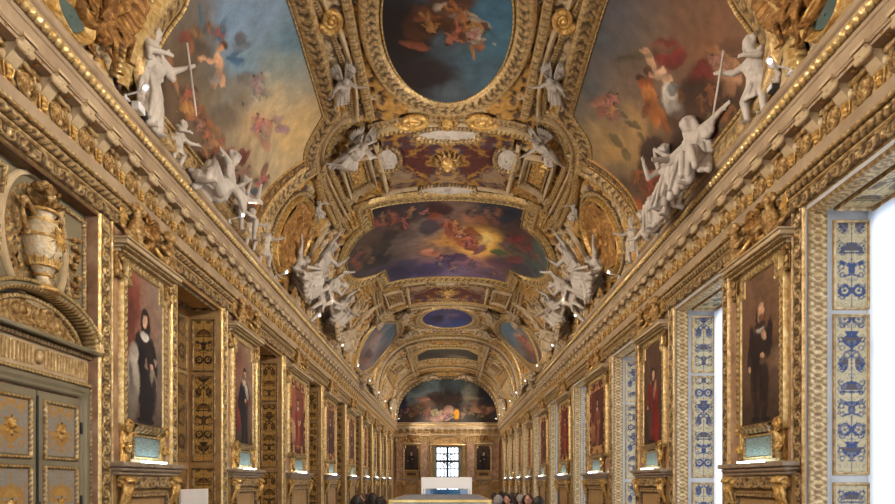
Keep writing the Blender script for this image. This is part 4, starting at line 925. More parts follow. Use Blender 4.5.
cartouche('cartouche', 'white shell cartouche at the top edge of the central stormy painting', (0,18.45), .8, .22, M['stucco'])
cartouche('cartouche', 'small far cartouche under the lower edge of the central stormy painting', (0,27.1), .8, .2, M['stucco_warm'], True)
# --- central painting with bulging sides: storm clouds round a burst of light
DL = [(448,197),(408,200),(369,207,1),(372.6,225,1),(356,237.5),(345.6,254.4),(344,268),(354,279.5),(372.6,275),(384,269,1),(388.4,281.4,1),(420,276.5),(448,275)]
half = dbl(DL); hs = half.copy(); rt = half.copy(); rt[:,0] *= -1; rt = rt[::-1]
loopD = SM(np.concatenate([half[1:-1], [half[-1]], rt[1:-1], [half[0]]])) if False else SM(np.concatenate([half, rt[1:-1]]))
skyD = grad([(372,212,(40,44,56)),(385,215,(84,50,46)),(400,205,(52,50,60)),(430,205,(62,46,50)),(455,205,(120,96,84)),(490,205,(40,48,66)),(520,212,(34,42,58)),(505,225,(70,52,54)),(380,245,(58,56,56)),(360,255,(66,62,56)),(355,272,(54,52,60)),(400,240,(112,98,94)),(420,230,(132,112,102)),(440,222,(120,100,96)),(460,240,(190,134,60)),(480,238,(226,170,80)),(470,255,(176,120,92)),(445,262,(96,76,104)),(420,270,(70,66,106)),(480,272,(104,84,108)),(450,268,(112,96,130)),(520,265,(66,68,78)),(540,250,(78,94,92)),(535,265,(70,90,92)),(520,235,(92,64,62)),(440,250,(130,100,84)),(400,265,(60,58,84))])
bd = [B(385,218,15,5,-10,(176,104,90),.5,.9),B(393,214,9,4,30,(190,120,100),.5,.9),B(380,210,10,4,0,(44,40,48),.6,.9),B(440,207,14,6,0,(64,36,40),.5,.9),B(435,215,7,5,0,(150,80,62),.5,.9),B(430,226,12,7,-20,(60,60,74),.6,.8),B(470,215,9,6,20,(170,116,92),.6,.8),B(482,220,5,8,-20,(150,96,74),.6,.8),
 B(478,240,20,13,0,(238,186,92),.9,.9),B(484,239,10,7,0,(250,214,130),.8,.9),B(472,232,7,7,0,(150,66,50),.5,.85),B(468,243,12,5,20,(124,48,52),.5,.9),B(460,238,6,6,0,(170,92,62),.5,.9),B(480,248,9,3,-25,(110,60,90),.5,.85),B(452,228,6,9,10,(124,54,46),.5,.8),
 B(428,251,7,4,0,(196,130,104),.5,.9),B(436,252,4,3,0,(176,108,90),.4,.9),B(448,258,9,4,0,(64,52,92),.5,.85),B(461,256,9,4,10,(66,54,96),.5,.85),B(470,262,12,4,0,(150,104,120),.6,.8),B(500,262,14,5,20,(92,66,86),.6,.8),B(430,268,18,6,0,(58,52,92),.7,.8),B(400,272,12,6,10,(50,50,84),.7,.8),
 B(499,250,8,3,10,(66,104,62),.5,.85),B(517,238,7,4,-20,(140,56,58),.5,.85),B(508,240,6,4,0,(150,80,80),.6,.7),B(528,246,8,5,30,(122,60,62),.6,.8),B(540,244,7,8,0,(88,116,110),.6,.7),B(515,258,7,4,0,(140,70,70),.6,.7),B(380,258,9,6,0,(34,38,46),.5,.9),B(374,262,14,5,-15,(46,50,56),.6,.8),B(362,252,7,9,30,(120,92,72),.6,.7),B(356,262,5,7,0,(130,84,66),.6,.7),B(370,240,10,5,-30,(92,72,60),.6,.7),B(405,232,16,6,-10,(92,80,76),.8,.7),B(400,250,14,7,0,(104,90,80),.8,.6),B(390,234,10,5,-20,(44,44,52),.7,.7),B(415,215,10,6,0,(70,64,66),.8,.7),B(505,215,14,6,0,(30,42,60),.7,.8),B(525,222,8,6,0,(60,44,52),.7,.7)]
bd += people_in(24, 6, (375,212,440,215), 4.5, (190,118,98), [(84,48,52),(120,60,50),(60,60,76)], (48,44,52))+people_in(25, 7, (450,225,490,245), 4.5, (206,140,96), [(140,56,48),(110,52,84),(170,110,60)], (150,90,60))+people_in(26, 7, (400,262,500,266), 4, (150,110,110), [(66,54,104),(96,72,104),(120,70,80)], (62,56,88))+people_in(27, 6, (505,240,545,255), 4, (150,90,82), [(120,52,54),(70,100,84),(96,110,104)], (80,72,74))+people_in(28, 5, (352,258,385,250), 4.5, (140,96,76), [(60,60,62),(96,76,62)], (44,44,50))+people_in(29, 4, (470,210,515,215), 4.5, (150,104,86), [(60,56,70),(110,76,64)], (50,50,64))
ceil_painting('ceiling_painting', 'great central vault painting of storm clouds round a burst of golden light', loopD, painter(skyD, bd, .16, 1.6, 12, .12, 2.5), .5, PR_HIGH, 'leaf', .26, .07, M['gold_bright'], .08, 80)
# gilded corner blocks of that frame
for px, py, w in ((357,215,'upper left'),(538,215,'upper right'),(364,290,'lower left'),(531,290,'lower right')):
    c = at(px, py); root = thing('frame_block', 'carved gilded corner block at the %s corner of the central stormy painting' % w, 'carving'); q = MB(); L = ccw(np.array([c+np.array(d)*np.array((.42,.55 if py < 250 else .8)) for d in ((-1,-1),(1,-1),(1,1),(-1,1))]))
    fill(q, L, None, vf(.05), 0, 24, .05, lambda s, y: .09*orn_rich(s*2+5, (y*.5) % 1.0, .5)); q.build('leaf_relief', M['gold_bright'], root); q = MB(); band(q, L, .09, PR_OGEE, 'bead', .08, .02, vf(.03), .03, 7); q.build('border', M['gold'], root)
# --- gilded roundels between the side paintings and the stucco groups
def medallion(label, px, py, mirror):
    t = np.linspace(0, 2*PI, 64, endpoint=False); ax = np.array([11.5,-32.5]); bx = np.array([13.2,5.0])
    P = np.array([(px, py)+ax*math.cos(k)+bx*math.sin(k) for k in t]); P = ats(P)
    if mirror: P = mir(P)
    P = ccw(P); root = thing('medallion', label, 'medallion'); c = P.mean(0)
    q = MB(); fill(q, P, None, vf(.08), 0, 26, .05, lambda s, y: .09*np.clip(1-np.abs(fbm(s*1.6+2, y*2.2, 31, 3)-.52)*5, 0, 1)); q.build('relief_field', M['gold_old'], root)
    q = MB(); band(q, P, .17, scaled(PR_HIGH, 1.2), 'plain', .1, 0, vf(.02), .04, 11); q.build('frame', M['gold_bright'], root)
    q = MB(); Pn = P+normals2(P)*.2; band(q, Pn, .12, PR_OGEE, 'leaf', .1, .03, vf(.0), .03, 7); q.build('leaf_border', M['gold'], root)
medallion('large oval gilded relief roundel at the left, under the blue sky painting', 290.5, 234.5, False)
medallion('large oval gilded relief roundel at the right, under the red drapery painting', 290.5, 234.5, True)
# dark arch band over each roundel
AB = ats([(250,250),(253,232),(261,210),(275,191),(292,175),(308,164)])
q = MB()
for sg in (1,-1):
    P = chaikin(AB, 2, False)+0; P[:,0] *= sg; band(q, P, .34*sg, PBAND, 'scroll', .3, .05, vf(.02), .04, 11, False, (.2,.8))
q.build('arch_band', M['gold_old'], tr)
# --- far compartments
ceil_painting('ceiling_painting', 'small far oval of deep blue at the crown of the vault, beyond the central painting', ellipse(at(447.5,317.4), 1.42, 2.0, 80), painter(fgrad([(-1,33,(34,44,92)),(0,34.5,(52,66,120)),(1,33,(36,46,96)),(0,31.6,(60,58,96)),(0,33,(84,84,130))]), [flat_blob(-.5,33,.4,.7,20,(24,28,60),.7),flat_blob(.4,32.4,.4,.4,0,(104,84,110),.7),flat_blob(.6,33.8,.5,.6,0,(40,60,120),.7)], .3, 1.0, 3, .15), .4, PR_HIGH, 'leaf', .24, .06, M['gold'], .08, 30)
HX = ats([(416.6,354.5),(427.5,348.6),(468,348.6),(479,354.5),(478,360.8),(417.6,360.8)])
ceil_painting('ceiling_painting', 'dark hexagonal painting at the crown of the vault before the far end arch', np.repeat(HX, 2, 0), painter(fgrad([(-2,42,(38,38,34)),(0,43.5,(92,86,74)),(2,42,(44,42,38)),(0,41,(56,56,52))]), [flat_blob(-.8,42.5,.8,.8,0,(34,36,34),.8),flat_blob(.8,43,.7,.5,0,(120,110,92),.8),flat_blob(.3,42,.7,.5,0,(70,62,52),.8)], .4, .8, 6, .15), .55, PR_HIGH, 'leaf', .3, .07, M['gold_bright'], .12, 24)
FL = [(377,323,1),(396,321.7,1),(398,331),(388,348),(374,365),(362,373),(356,368),(357,357),(366.4,337)]
FR = [(500.6,322.5),(512,319.5),(526.4,329),(540,345),(545,356),(540,366),(527.7,363),(509,345),(499.3,331.5)]
ceil_painting('ceiling_painting', 'far side painting with a grey and mauve cloudy sky, left of the small blue oval', SM(dbl(FL)), painter(grad([(385,326,(92,112,124)),(393,328,(72,96,112)),(378,340,(120,120,124)),(370,352,(120,104,104)),(362,364,(96,80,78)),(385,345,(104,110,118))]), [B(372,342,9,5,-50,(150,132,128),.8,.8),B(380,352,8,4,-50,(96,84,96),.8,.8),B(364,360,5,5,0,(122,84,70),.7,.7),B(368,354,4,4,0,(84,62,62),.7,.8),B(376,336,4,3,0,(160,124,110),.7,.7)], .3, 1.0, 14, .12), .4, PR_HIGH, 'leaf', .3, .06, M['gold'], .1, 40)
ceil_painting('ceiling_painting', 'far side painting with reddish figures in a blue sky, right of the small blue oval', SM(dbl(FR)), painter(grad([(507,326,(92,124,146)),(518,330,(100,124,136)),(528,340,(120,104,98)),(538,352,(96,78,72)),(515,345,(92,108,118)),(530,358,(80,66,60))]), [B(522,337,5,4,30,(150,78,62),.6,.9),B(528,345,7,4,40,(170,110,88),.7,.8),B(518,333,4,3,0,(190,150,130),.6,.8),B(532,352,5,4,0,(122,70,56),.7,.8),B(524,351,6,3,40,(110,92,92),.8,.8)], .3, 1.0, 15, .12), .4, PR_HIGH, 'leaf', .3, .06, M['gold'], .1, 40)
# transverse ribs of the far half
for y, w, mt, o_, lim in ((27.0,.2,'gold','leaf',2.2),(30.6,.16,'cream','plain',2.1),(30.85,.16,'gold','bead',2.2),(36.6,.3,'gold_bright','leaf',2.6),(37.2,.18,'cream','plain',6.6),(37.6,.3,'gold','leaf',6.8),(39.6,.2,'gold_bright','bead',6.8),(46.3,.3,'gold','leaf',6.8),(46.9,.16,'cream','plain',6.8),(48.6,.3,'gold_bright','leaf',6.8),(50.9,.5,'gold','leaf',6.9)):
    P = np.array([(-lim+2*lim*k/80, y) for k in range(81)]); q = MB(); band(q, P, -w, scaled(PBAND, 1.4) if o_ != 'plain' else scaled(PR_ROUND, 1.8), o_, .24, .05, vf(.0), .08, 9, False, (.1,.9)); q.build('rib', M[mt], tr)
# ribs that fan down both haunches in the far half
for s0, y0, s1, y1, mt in ((3.2,28.0,6.7,27.0,'cream'),(3.2,30.4,6.7,28.6,'gold_bright'),(3.0,35.6,6.8,35.6,'gold'),(4.4,27.0,6.8,25.6,'gold'),(2.6,30.6,3.0,36.6,'gold'),(2.35,37.6,2.35,50.5,'gold_bright'),(2.6,37.6,2.6,50.5,'cream'),(4.6,39.6,4.6,48.6,'gold')):
    P = np.array([(s0+(s1-s0)*k/30, y0+(y1-y0)*k/30) for k in range(31)]); q = MB()
    for sg in (1,-1): PP = P.copy(); PP[:,0] *= sg; band(q, PP, .22*sg, scaled(PBAND, 1.3), 'leaf', .2, .04, vf(.01), .06, 9, False, (.15,.85))
    q.build('rib', M[mt], tr)
# ribs beside the near roundels and between them and the stucco groups
for pts, w, mt, o_ in (([(322,152),(318,168),(322,190),(333,212),(338,232)],.14,'gold','bead'),([(314,172),(316,190),(325,210),(334,228)],.16,'gold_bright','leaf'),([(312,178),(318,205),(306,240),(290,268),(280,282)],.2,'gold_old','leaf'),([(326,226),(312,250),(298,275),(288,290)],.14,'cream','plain')):
    P = chaikin(ats(pts), 2, False); q = MB()
    for sg in (1,-1): PP = P.copy(); PP[:,0] *= sg; band(q, PP, w*sg, scaled(PBAND, 1.3) if o_ != 'plain' else scaled(PR_ROUND, 1.6), o_, .16, .04, vf(.0), .05, 9, False, (.15,.85))
    q.build('rib', M[mt], tr)
# --- near corners: gilded roundel, teal shield
for sg, w, c0 in ((-1,'left',(101,-10)),(1,'right',(800,-16))):
    P = ats([(c0[0]+26*math.cos(k), c0[1]+26*math.sin(k)) for k in np.linspace(0, 2*PI, 48, endpoint=False)]); P = ccw(P)
    root = thing('medallion', 'round gilded moulding cut by the top edge of the picture, %s corner' % w, 'medallion'); q = MB(); fill(q, P, None, vf(.1), 0, 14, .05, lambda s, y: .05*orn_rich(s*2, y % 1, .5)); q.build('field', M['gold_old'], root)
    q = MB(); band(q, P, .28, scaled(PR_HIGH, 1.2), 'egg', .1, .04, vf(.02), .02, 11); q.build('frame', M['bronze'], root)
    pts = [(52,-6),(70,10),(80,30),(68,34),(58,24),(48,4)] if sg < 0 else [(843,-6),(826,8),(816,26),(826,32),(838,22),(848,4)]
    P = ccw(chaikin(ats(pts), 2)); root = thing('cartouche', 'teal painted shield in a gold border near the top %s corner' % w, 'cartouche'); q = MB(); fill(q, P, None, vf(.08), 0, 10, .06); q.build('field', M['teal'], root)
    q = MB(); band(q, P, .13, scaled(PR_HIGH, 1.2), 'plain', .1, 0, vf(.02), .03, 9); q.build('border', M['gold_bright'], root)
# --- painted lunette of the end wall: landscape with figures round a yellow robe
k = 600/Y1
xs = np.linspace(-1, 1, 61); top = 6.95+ (8.86+EYE-6.95)*np.power(np.clip(1-np.abs(xs)**2.3, 0, 1), 1/2.3)
LU = np.concatenate([np.stack([xs*4.3, top], 1), np.stack([-np.linspace(-1,1,31)*4.3, np.full(31, 6.97)], 1)])
lm = lambda x, z, h: np.stack([x, Y1-.02-h+0*x, z], -1)
Z = lambda py: (CY-py)/k+EYE
Xp = lambda px: (px-CX)/k
FB = lambda px, py, rx, ry, rot, col, soft=.6, al=.9: flat_blob(Xp(px), Z(py), rx/k, ry/k, rot, col, soft, al)
base = fgrad([(Xp(400),Z(412),(30,26,28)),(Xp(406),Z(398),(24,34,62)),(Xp(415),Z(395),(120,140,148)),(Xp(430),Z(386),(104,124,134)),(Xp(448),Z(382),(62,76,84)),(Xp(460),Z(386),(72,92,98)),(Xp(470),Z(394),(120,122,112)),(Xp(486),Z(392),(40,42,52)),(Xp(494),Z(408),(58,52,46)),(Xp(425),Z(402),(110,90,72)),(Xp(450),Z(404),(62,48,40)),(Xp(447),Z(419),(52,40,32)),(Xp(480),Z(418),(40,34,26)),(Xp(415),Z(418),(44,34,28))])
bb = [FB(408,385,10,6,20,(22,26,24)),FB(402,404,6,10,0,(22,30,60)),FB(436,396,9,5,0,(64,44,40)),FB(450,394,5,9,0,(36,34,38)),FB(446,401,14,5,0,(58,42,36)),FB(424,399,8,2,0,(160,110,96)),FB(470,399,14,2,0,(130,116,96)),FB(482,388,4,12,0,(36,36,48)),FB(490,396,6,9,0,(34,44,70)),FB(444,415,10,4,20,(190,150,128)),FB(438,419,8,2.5,0,(180,140,118)),FB(449,409,5,4,0,(176,140,120)),FB(457,414,3,5,0,(222,154,40),.4,1),FB(457,407,3,3,0,(30,28,36)),FB(464,414,2,5,-20,(160,130,110)),FB(480,410,10,3,0,(176,130,104)),FB(488,412,8,3,10,(168,122,100)),FB(474,404,4,4,0,(124,90,76)),FB(414,408,6,3,0,(104,74,64)),FB(428,412,4,4,0,(150,104,80)),FB(424,405,4,4,0,(120,80,62)),FB(420,389,8,5,0,(96,110,116)),FB(455,388,9,5,0,(70,84,92))]
bb += flat_people(41, 12, (Xp(400),Z(415),Xp(438),Z(407)), .17, (140,98,78), [(90,58,46),(60,50,70),(84,64,48)], (50,40,34))+flat_people(42, 12, (Xp(462),Z(415),Xp(492),Z(407)), .17, (150,108,88), [(100,76,58),(70,60,50),(150,120,90)], (44,38,30))+flat_people(43, 6, (Xp(434),Z(418),Xp(452),Z(411)), .22, (190,156,134), [(160,146,130),(120,80,60)], (60,44,36))+flat_people(44, 9, (Xp(430),Z(404),Xp(464),Z(394)), .22, (60,44,40), [(40,38,36),(70,52,44)], (50,44,40))
root = thing('lunette_painting', 'half round landscape painting with bathing figures and a yellow robe above the end wall', 'painting')
q = MB(); fill(q, ccw(LU), painter(base, bb, .25, 1.0, 4, .12), lm, .06, 50, .07); q.build('painted_field', M['paint'], root)
q = MB(); P = resample(ccw(LU), .1); band(q, ccw(LU), .3, PR_HIGH, 'leaf', .3, .06, lm, .07, 9); q.build('frame', M['gold'], root)
# tympanum behind it
q = MB(); x = np.linspace(-4.6, 4.6, 60); zt = np.interp(np.abs(x), _X, _H)+EYE+.1
q.grid(np.stack([np.stack([x, 0*x+Y1-.01, 0*x+6.8], 1), np.stack([x, 0*x+Y1-.01, zt], 1)], 1)); q.build('tympanum', M['gold_old'], fw)
# ------------------------------------------------------------------ portraits on the piers
def portrait_canvas(w, z0, z1, spec, seed):
    """woven portrait: a standing or seated sitter in an interior; spec gives colours and stance"""
    notch = .12; hw = w/2
    L = np.array([(-hw,z0),(hw,z0),(hw,z1-.26),(hw-notch,z1-.26),(hw-notch,z1),(-hw+notch,z1),(-hw+notch,z1-.26),(-hw,z1-.26)])
    bg, fg, coat, coat2, skin, fl_, stance, border = spec; H = z1-z0
    base = fgrad([(-hw,z1,bg),(hw,z1,fg),(-hw,z0+H*.45,bg),(hw,z0+H*.45,fg),(0,z0+H*.7,tuple((a+b)/2 for a, b in zip(bg, fg))),(0,z0,fl_),(-hw,z0,fl_),(hw,z0,fl_)])
    f = flat_blob; k = H/2.2; c = stance*.05; B_ = []
    if border: B_ += []
    y = lambda v: z0+v*k
    B_ += [f(-hw*.75,y(1.5),hw*.5,.8*k,4,tuple(min(255,int(v*1.12)) for v in bg),.5,.7), f(hw*.8,y(.7),hw*.5,.5*k,0,tuple(int(v*.75) for v in fg),.6,.7), f(-hw*.7,y(.65),hw*.5,.35*k,-8,coat2,.45,.8)]
    B_ += [f(c-.1*k,y(.2),.075*k,.2*k,2,tuple(int(v*.8) for v in coat),.3), f(c+.12*k,y(.2),.075*k,.2*k,-4,tuple(int(v*.8) for v in coat),.3), f(c-.13*k,y(.05),.12*k,.04*k,0,(24,20,18),.3), f(c+.16*k,y(.05),.12*k,.04*k,0,(24,20,18),.3)]
    B_ += [f(c,y(.7),.29*k,.52*k,stance*2,coat,.25), f(c+.02*k,y(1.12),.25*k,.3*k,0,coat,.25), f(c-.12*k,y(.72),.07*k,.45*k,3,tuple(int(v*.7) for v in coat),.5,.8), f(c+.1*k,y(.6),.05*k,.4*k,-3,tuple(min(255,int(v*1.4+8)) for v in coat),.5,.7)]
    B_ += [f(c-.27*k,y(1.08),.08*k,.3*k,-14,coat,.3), f(c+.27*k,y(1.06),.09*k,.3*k,16,coat,.3), f(c+.18*k,y(.95),.2*k,.07*k,20,coat2,.35), f(c+.05*k,y(.98),.05*k,.045*k,0,skin,.35), f(c-.31*k,y(.82),.045*k,.05*k,0,skin,.35)]
    B_ += [f(c,y(1.385),.1*k,.07*k,0,(206,198,186),.3,.95), f(c,y(1.56),.12*k,.155*k,0,(40,28,22),.3), f(c+.012*k,y(1.55),.078*k,.105*k,0,skin,.25), f(c+.012*k,y(1.64),.075*k,.03*k,0,(46,32,24),.4), f(c-.02*k,y(1.565),.014*k,.01*k,0,(40,26,22),.5), f(c+.045*k,y(1.565),.014*k,.01*k,0,(40,26,22),.5), f(c+.015*k,y(1.49),.025*k,.008*k,0,(140,70,60),.5), f(c+.03*k,y(1.535),.012*k,.03*k,0,tuple(int(v*.85) for v in skin),.5)]
    B_ += [f(*e) for e in EXTRA.get(seed, [])]
    p = painter(base, B_, .03, 6.0, seed, .1, 5.0)
    def col(P):
        C = p(P)
        if border:
            d = np.minimum(hw-np.abs(P[:,0]), np.minimum(P[:,1]-z0, z1-P[:,1])); m_ = (d < .24)
            g = fbm(np.abs(P[:,0])*9, P[:,1]*9, seed+2, 3)[:,None]; bc = np.where(g > .55, lin((196,150,96)), np.where(g > .46, lin((120,66,48)), lin((84,40,34))))
            C = np.where(m_[:,None], bc, C)
        return C
    mb = MB(); nx, nz = max(int(w/.014), 30), int(H/.014); x = np.linspace(-hw, hw, nx); z = np.linspace(z0, z1, nz); X_, Z_ = np.meshgrid(x, z, indexing='ij')
    mb.grid(np.stack([0*X_+.05, X_, Z_], -1), col=col(np.stack([X_.ravel(), Z_.ravel()], 1))); return mb, L
SK = (206,164,134)
# what sets single sitters apart: x, z on the canvas, half sizes, turn, colour, softness
EXTRA = {
 4: [(-.34,4.55,.2,.38,10,(128,70,54),.6),(-.4,4.1,.12,.4,0,(112,62,50),.6),(-.36,3.35,.2,.34,0,(170,160,144),.4),(-.33,3.75,.13,.15,0,(182,172,156),.35),(-.4,3.0,.16,.3,-10,(120,110,98),.5),(-.38,3.3,.06,.3,12,(120,110,100),.5),(0,4.24,.15,.24,0,(40,28,24),.35),(.0,4.3,.075,.11,0,(214,172,142),.25),(0,4.42,.09,.05,0,(44,32,26),.4),(-.02,4.06,.13,.07,0,(220,214,204),.25),(.16,3.7,.12,.3,24,(40,34,34),.3),(.24,3.4,.1,.22,10,(176,160,140),.4),(.2,3.62,.05,.05,0,(214,172,142),.3),(.28,3.2,.07,.3,0,(60,52,50),.4),(.05,3.1,.22,.4,0,(34,28,30),.3)],
 7: [(.0,4.12,.09,.12,0,(214,190,168),.3),(-.02,4.2,.1,.06,0,(120,100,84),.4),(.2,3.9,.1,.2,30,(178,170,160),.35),(-.16,3.6,.2,.3,0,(28,26,30),.3),(-.34,3.2,.12,.25,0,(120,52,44),.5),(-.3,4.5,.2,.3,0,(130,84,66),.7),(.36,3.2,.12,.5,0,(112,84,66),.6),(.05,3.3,.14,.4,8,(34,32,36),.3)],
 54: [(.02,4.36,.085,.12,0,(206,160,126),.25),(.02,4.44,.075,.05,0,(212,170,138),.4),(.03,4.24,.07,.08,0,(120,84,60),.4),(0,4.15,.16,.05,0,(60,44,40),.4),(-.2,3.9,.1,.3,10,(40,28,26),.4),(.24,3.9,.1,.3,-10,(44,30,28),.4),(.3,3.45,.24,.2,0,(110,84,64),.5),(.42,3.6,.12,.2,0,(128,100,78),.5),(.4,3.2,.16,.3,0,(92,70,56),.5),(-.06,3.3,.2,.25,0,(58,38,32),.35),(.12,3.3,.12,.28,0,(46,32,28),.35),(-.14,3.28,.02,.25,3,(30,22,20),.5),(.02,3.28,.02,.25,-3,(30,22,20),.5),(.1,4.0,.06,.1,40,(190,150,120),.4)],
 57: [(.05,3.6,.2,.6,4,(140,34,30),.4),(.16,3.2,.22,.5,8,(128,30,28),.5),(.0,3.9,.12,.3,0,(92,60,52),.4),(.02,4.2,.16,.2,0,(60,40,30),.4),(.02,4.22,.08,.12,0,(206,160,130),.3),(-.2,3.3,.14,.4,0,(84,62,50),.6),(.1,3.9,.08,.2,-20,(176,120,96),.5)],
}
SPL = [((120,84,60),(92,66,52),(60,46,40),(128,104,84),SK,(70,52,40),0,False),
 ((144,98,76),(150,130,114),(36,30,32),(164,140,126),SK,(96,76,66),0,False),
 ((128,92,74),(156,128,106),(32,28,32),(96,40,36),SK,(74,54,44),1,False),
 ((150,88,62),(120,66,52),(140,62,48),(190,150,110),SK,(110,60,46),0,True),
 ((120,80,62),(96,66,56),(70,52,56),(150,96,66),SK,(78,54,46),-1,True),
 ((132,84,64),(112,74,56),(84,50,42),(160,110,80),SK,(84,58,46),0,True)]
SPR = [((96,70,52),(110,80,58),(60,46,42),(140,110,84),SK,(70,52,40),0,False),
 ((108,78,58),(126,94,66),(48,34,32),(104,80,58),SK,(66,48,34),0,False),
 ((84,60,46),(96,68,50),(122,36,30),(80,52,42),SK,(62,44,34),-1,False),
 ((96,50,38),(88,46,36),(134,76,54),(160,110,80),SK,(76,42,34),0,True),
 ((120,44,34),(96,40,32),(150,56,42),(110,60,44),SK,(80,44,34),1,True),
 ((104,56,42),(96,52,40),(90,44,36),(140,90,62),SK,(70,44,34),0,True)]
LBL = ['behind the viewer\'s edge of the picture','with long dark hair, a black robe and a white collar','in black with a raised white sleeve, half turned','broad reddish tapestry with a patterned border','dark tapestry with a bordered seated sitter']
LBR = ['of a sitter in dark brown','of a bald bearded man in a dark pleated tunic','in a long red robe','reddish tapestry with a pale sitter in a patterned border','bright red tapestry']
def acanthus(mb, o, d, n, L, w, curl=.5, k=5):
    """one acanthus leaf: ribbed blade that curls over at the tip"""
    o = np.asarray(o, float); d = unit(d); n = unit(n); s = np.cross(d, n); t = np.linspace(0, 1, 10); a = np.linspace(-1, 1, 9); P = np.zeros((10, 9, 3))
    for i, u in enumerate(t):
        ww = w*(math.sin(PI*min(u*1.15+.12, 1))**.7)*(1-.18*abs(math.sin(u*PI*4)))
        ang = curl*2.2*u*u; c = o+d*L*(u-curl*.25*u*u)+n*L*curl*.45*u*u*(1-.3*u)
        P[i] = c+a[:,None]*ww*s+n*(.25*w*np.cos(a*PI*k/2)[:,None]*.4-.3*w*(a**2)[:,None])
    mb.grid(P); return mb
def scroll3(mb, c, u, v, n, r0, turns=1.5, th=.03, flip=1):
    t = np.linspace(0, turns*2*PI, int(22*turns)); r = r0*(1-t/(turns*2*PI)*.85); c, u, v, n = (np.asarray(x, float) for x in (c, u, v, n))
    P = c+(r*np.cos(t))[:,None]*u+(r*np.sin(t)*flip)[:,None]*v+(.4*th*t/t[-1])[:,None]*n; mb.tube(P, np.linspace(th, th*.6, len(t)), 7); mb.ball(P[-1], th*1.5, 8, 6); return mb
def portrait(i, side, c, w, spec, label):
    X = -WX if side == 'left' else WX; rz = 0 if side == 'left' else PI
    root = thing('portrait', label, 'portrait', loc=(X, c, 0), rz=rz, group='portraits on the long walls')
    mb, L = portrait_canvas(w, 2.72, 4.92, spec, i*3+1+(50 if side == 'right' else 0)); mb.build('canvas', M['tapestry'], root)
    mp = lambda a, b, h: np.stack([h, a, b], -1); f = MB(); band(f, ccw(L), .135, [(0,0),(.03,.055),(.12,.08),(.25,.06),(.75,.065),(.9,.085),(.97,.07),(1,0)], 'leaf', .1, .035, mp, .016, 15, True, (.12,.9)); f.build('frame', M['gold_bright'], root)
    # moulded hood on scroll ears
    h = MB(); hw = w/2+.24
    for z, x, e, hh in ((5.07,.10,.0,.05),(5.12,.17,.04,.035),(5.155,.24,.08,.06),(5.215,.27,.1,.03)): h.box((-.02,-hw-e,z),(x,hw+e,z+hh),.008)
    hood = h.build('hood', M['cream'], root, smooth=False)
    g = MB(); strip(g, (.1,-hw,5.065), EY, 2*hw, EZ, EX, .055, scaled(PR_ROUND,.35), 'leaf', .07, .012, .02, 7); strip(g, (.17,-hw-.04,5.12), EY, 2*hw+.08, EZ, EX, .035, scaled(PR_ROUND,.25), 'bead', .04, .008, .012, 5); g.build('hood_carving', M['gold_bright'], hood)
    for sg in (-1, 1):
        e = MB(); yy = sg*(w/2+.2); e.box((0,yy-.07,4.72),(.08,yy+.07,5.06),.01); scroll3(e, (.1,yy,4.97), EX*.0+EY*sg, EZ, EX, .07, 1.4, .022); scroll3(e, (.08,yy,4.77), EY*-sg, EZ, EX, .05, 1.3, .018, -1); acanthus(e, (.08,yy,4.98), (0,0,-1), EX, .24, .06, .5); e.build('scroll_ear', M['gold'], root)
        e = MB(); yy = sg*((.37 if w < 1.5 else .5)+.17); 
        scroll3(e, (.1,yy+sg*.02,2.64), EY*-sg, EZ, EX, .1, 1.6, .03); scroll3(e, (.1,yy+sg*.03,2.36), EY*sg, EZ, EX, .075, 1.4, .026, -1); acanthus(e, (.08,yy,2.28), (0,-sg*.2,1), EX, .42, .1, .45); acanthus(e, (.08,yy-sg*.06,2.52), (0,-sg,.45), EX, .3, .08, .4); e.box((0,yy-.1,2.14),(.06,yy+.1,2.62),.01); e.build('acanthus_scroll', M['gold_bright'], root)
    b = MB(); strip(b, (.03,-w/2+.1,2.56), EY, w-.2, EZ, EX, .14, PR_HIGH, 'leaf', .12, .03, .02, 9); b.build('base_carving', M['gold'], root)
    return root
M['tapestry'] = mat_paint('woven tapestry', .8, .1, 60)
def caption(i, side, c, w, label):
    X = -WX if side == 'left' else WX; rz = 0 if side == 'left' else PI
    root = thing('caption_box', label, 'caption panel', loc=(X, c, 0), rz=rz, group='lit caption panels under the portraits')
    hw = .37 if w < 1.5 else .5
    b = MB(); b.box((.0,-hw-.06,2.14),(.05,hw+.06,2.56),.01); b.build('back_box', M['cream'], root, smooth=False)
    p = MB(); p.box((.05,-hw,2.23),(.075,hw,2.51)); pan = p.build('panel', M['caption_'+side], root, smooth=False)
    mp = lambda a, b, h: np.stack([.05+h, a, b], -1); f = MB(); band(f, rect(-hw,2.23,hw,2.51), .045, scaled(PR_OGEE,.8), 'leaf', .05, .01, mp, .02, 7); f.build('frame', M['gold_bright'], pan)
    l = MB(); l.box((.17,-hw,2.135),(.21,hw,2.16)); l.build('light_strip', M['strip_cool'], root, smooth=False)
    return root
M['caption_left'] = M['caption']; M['caption_right'] = M['caption']
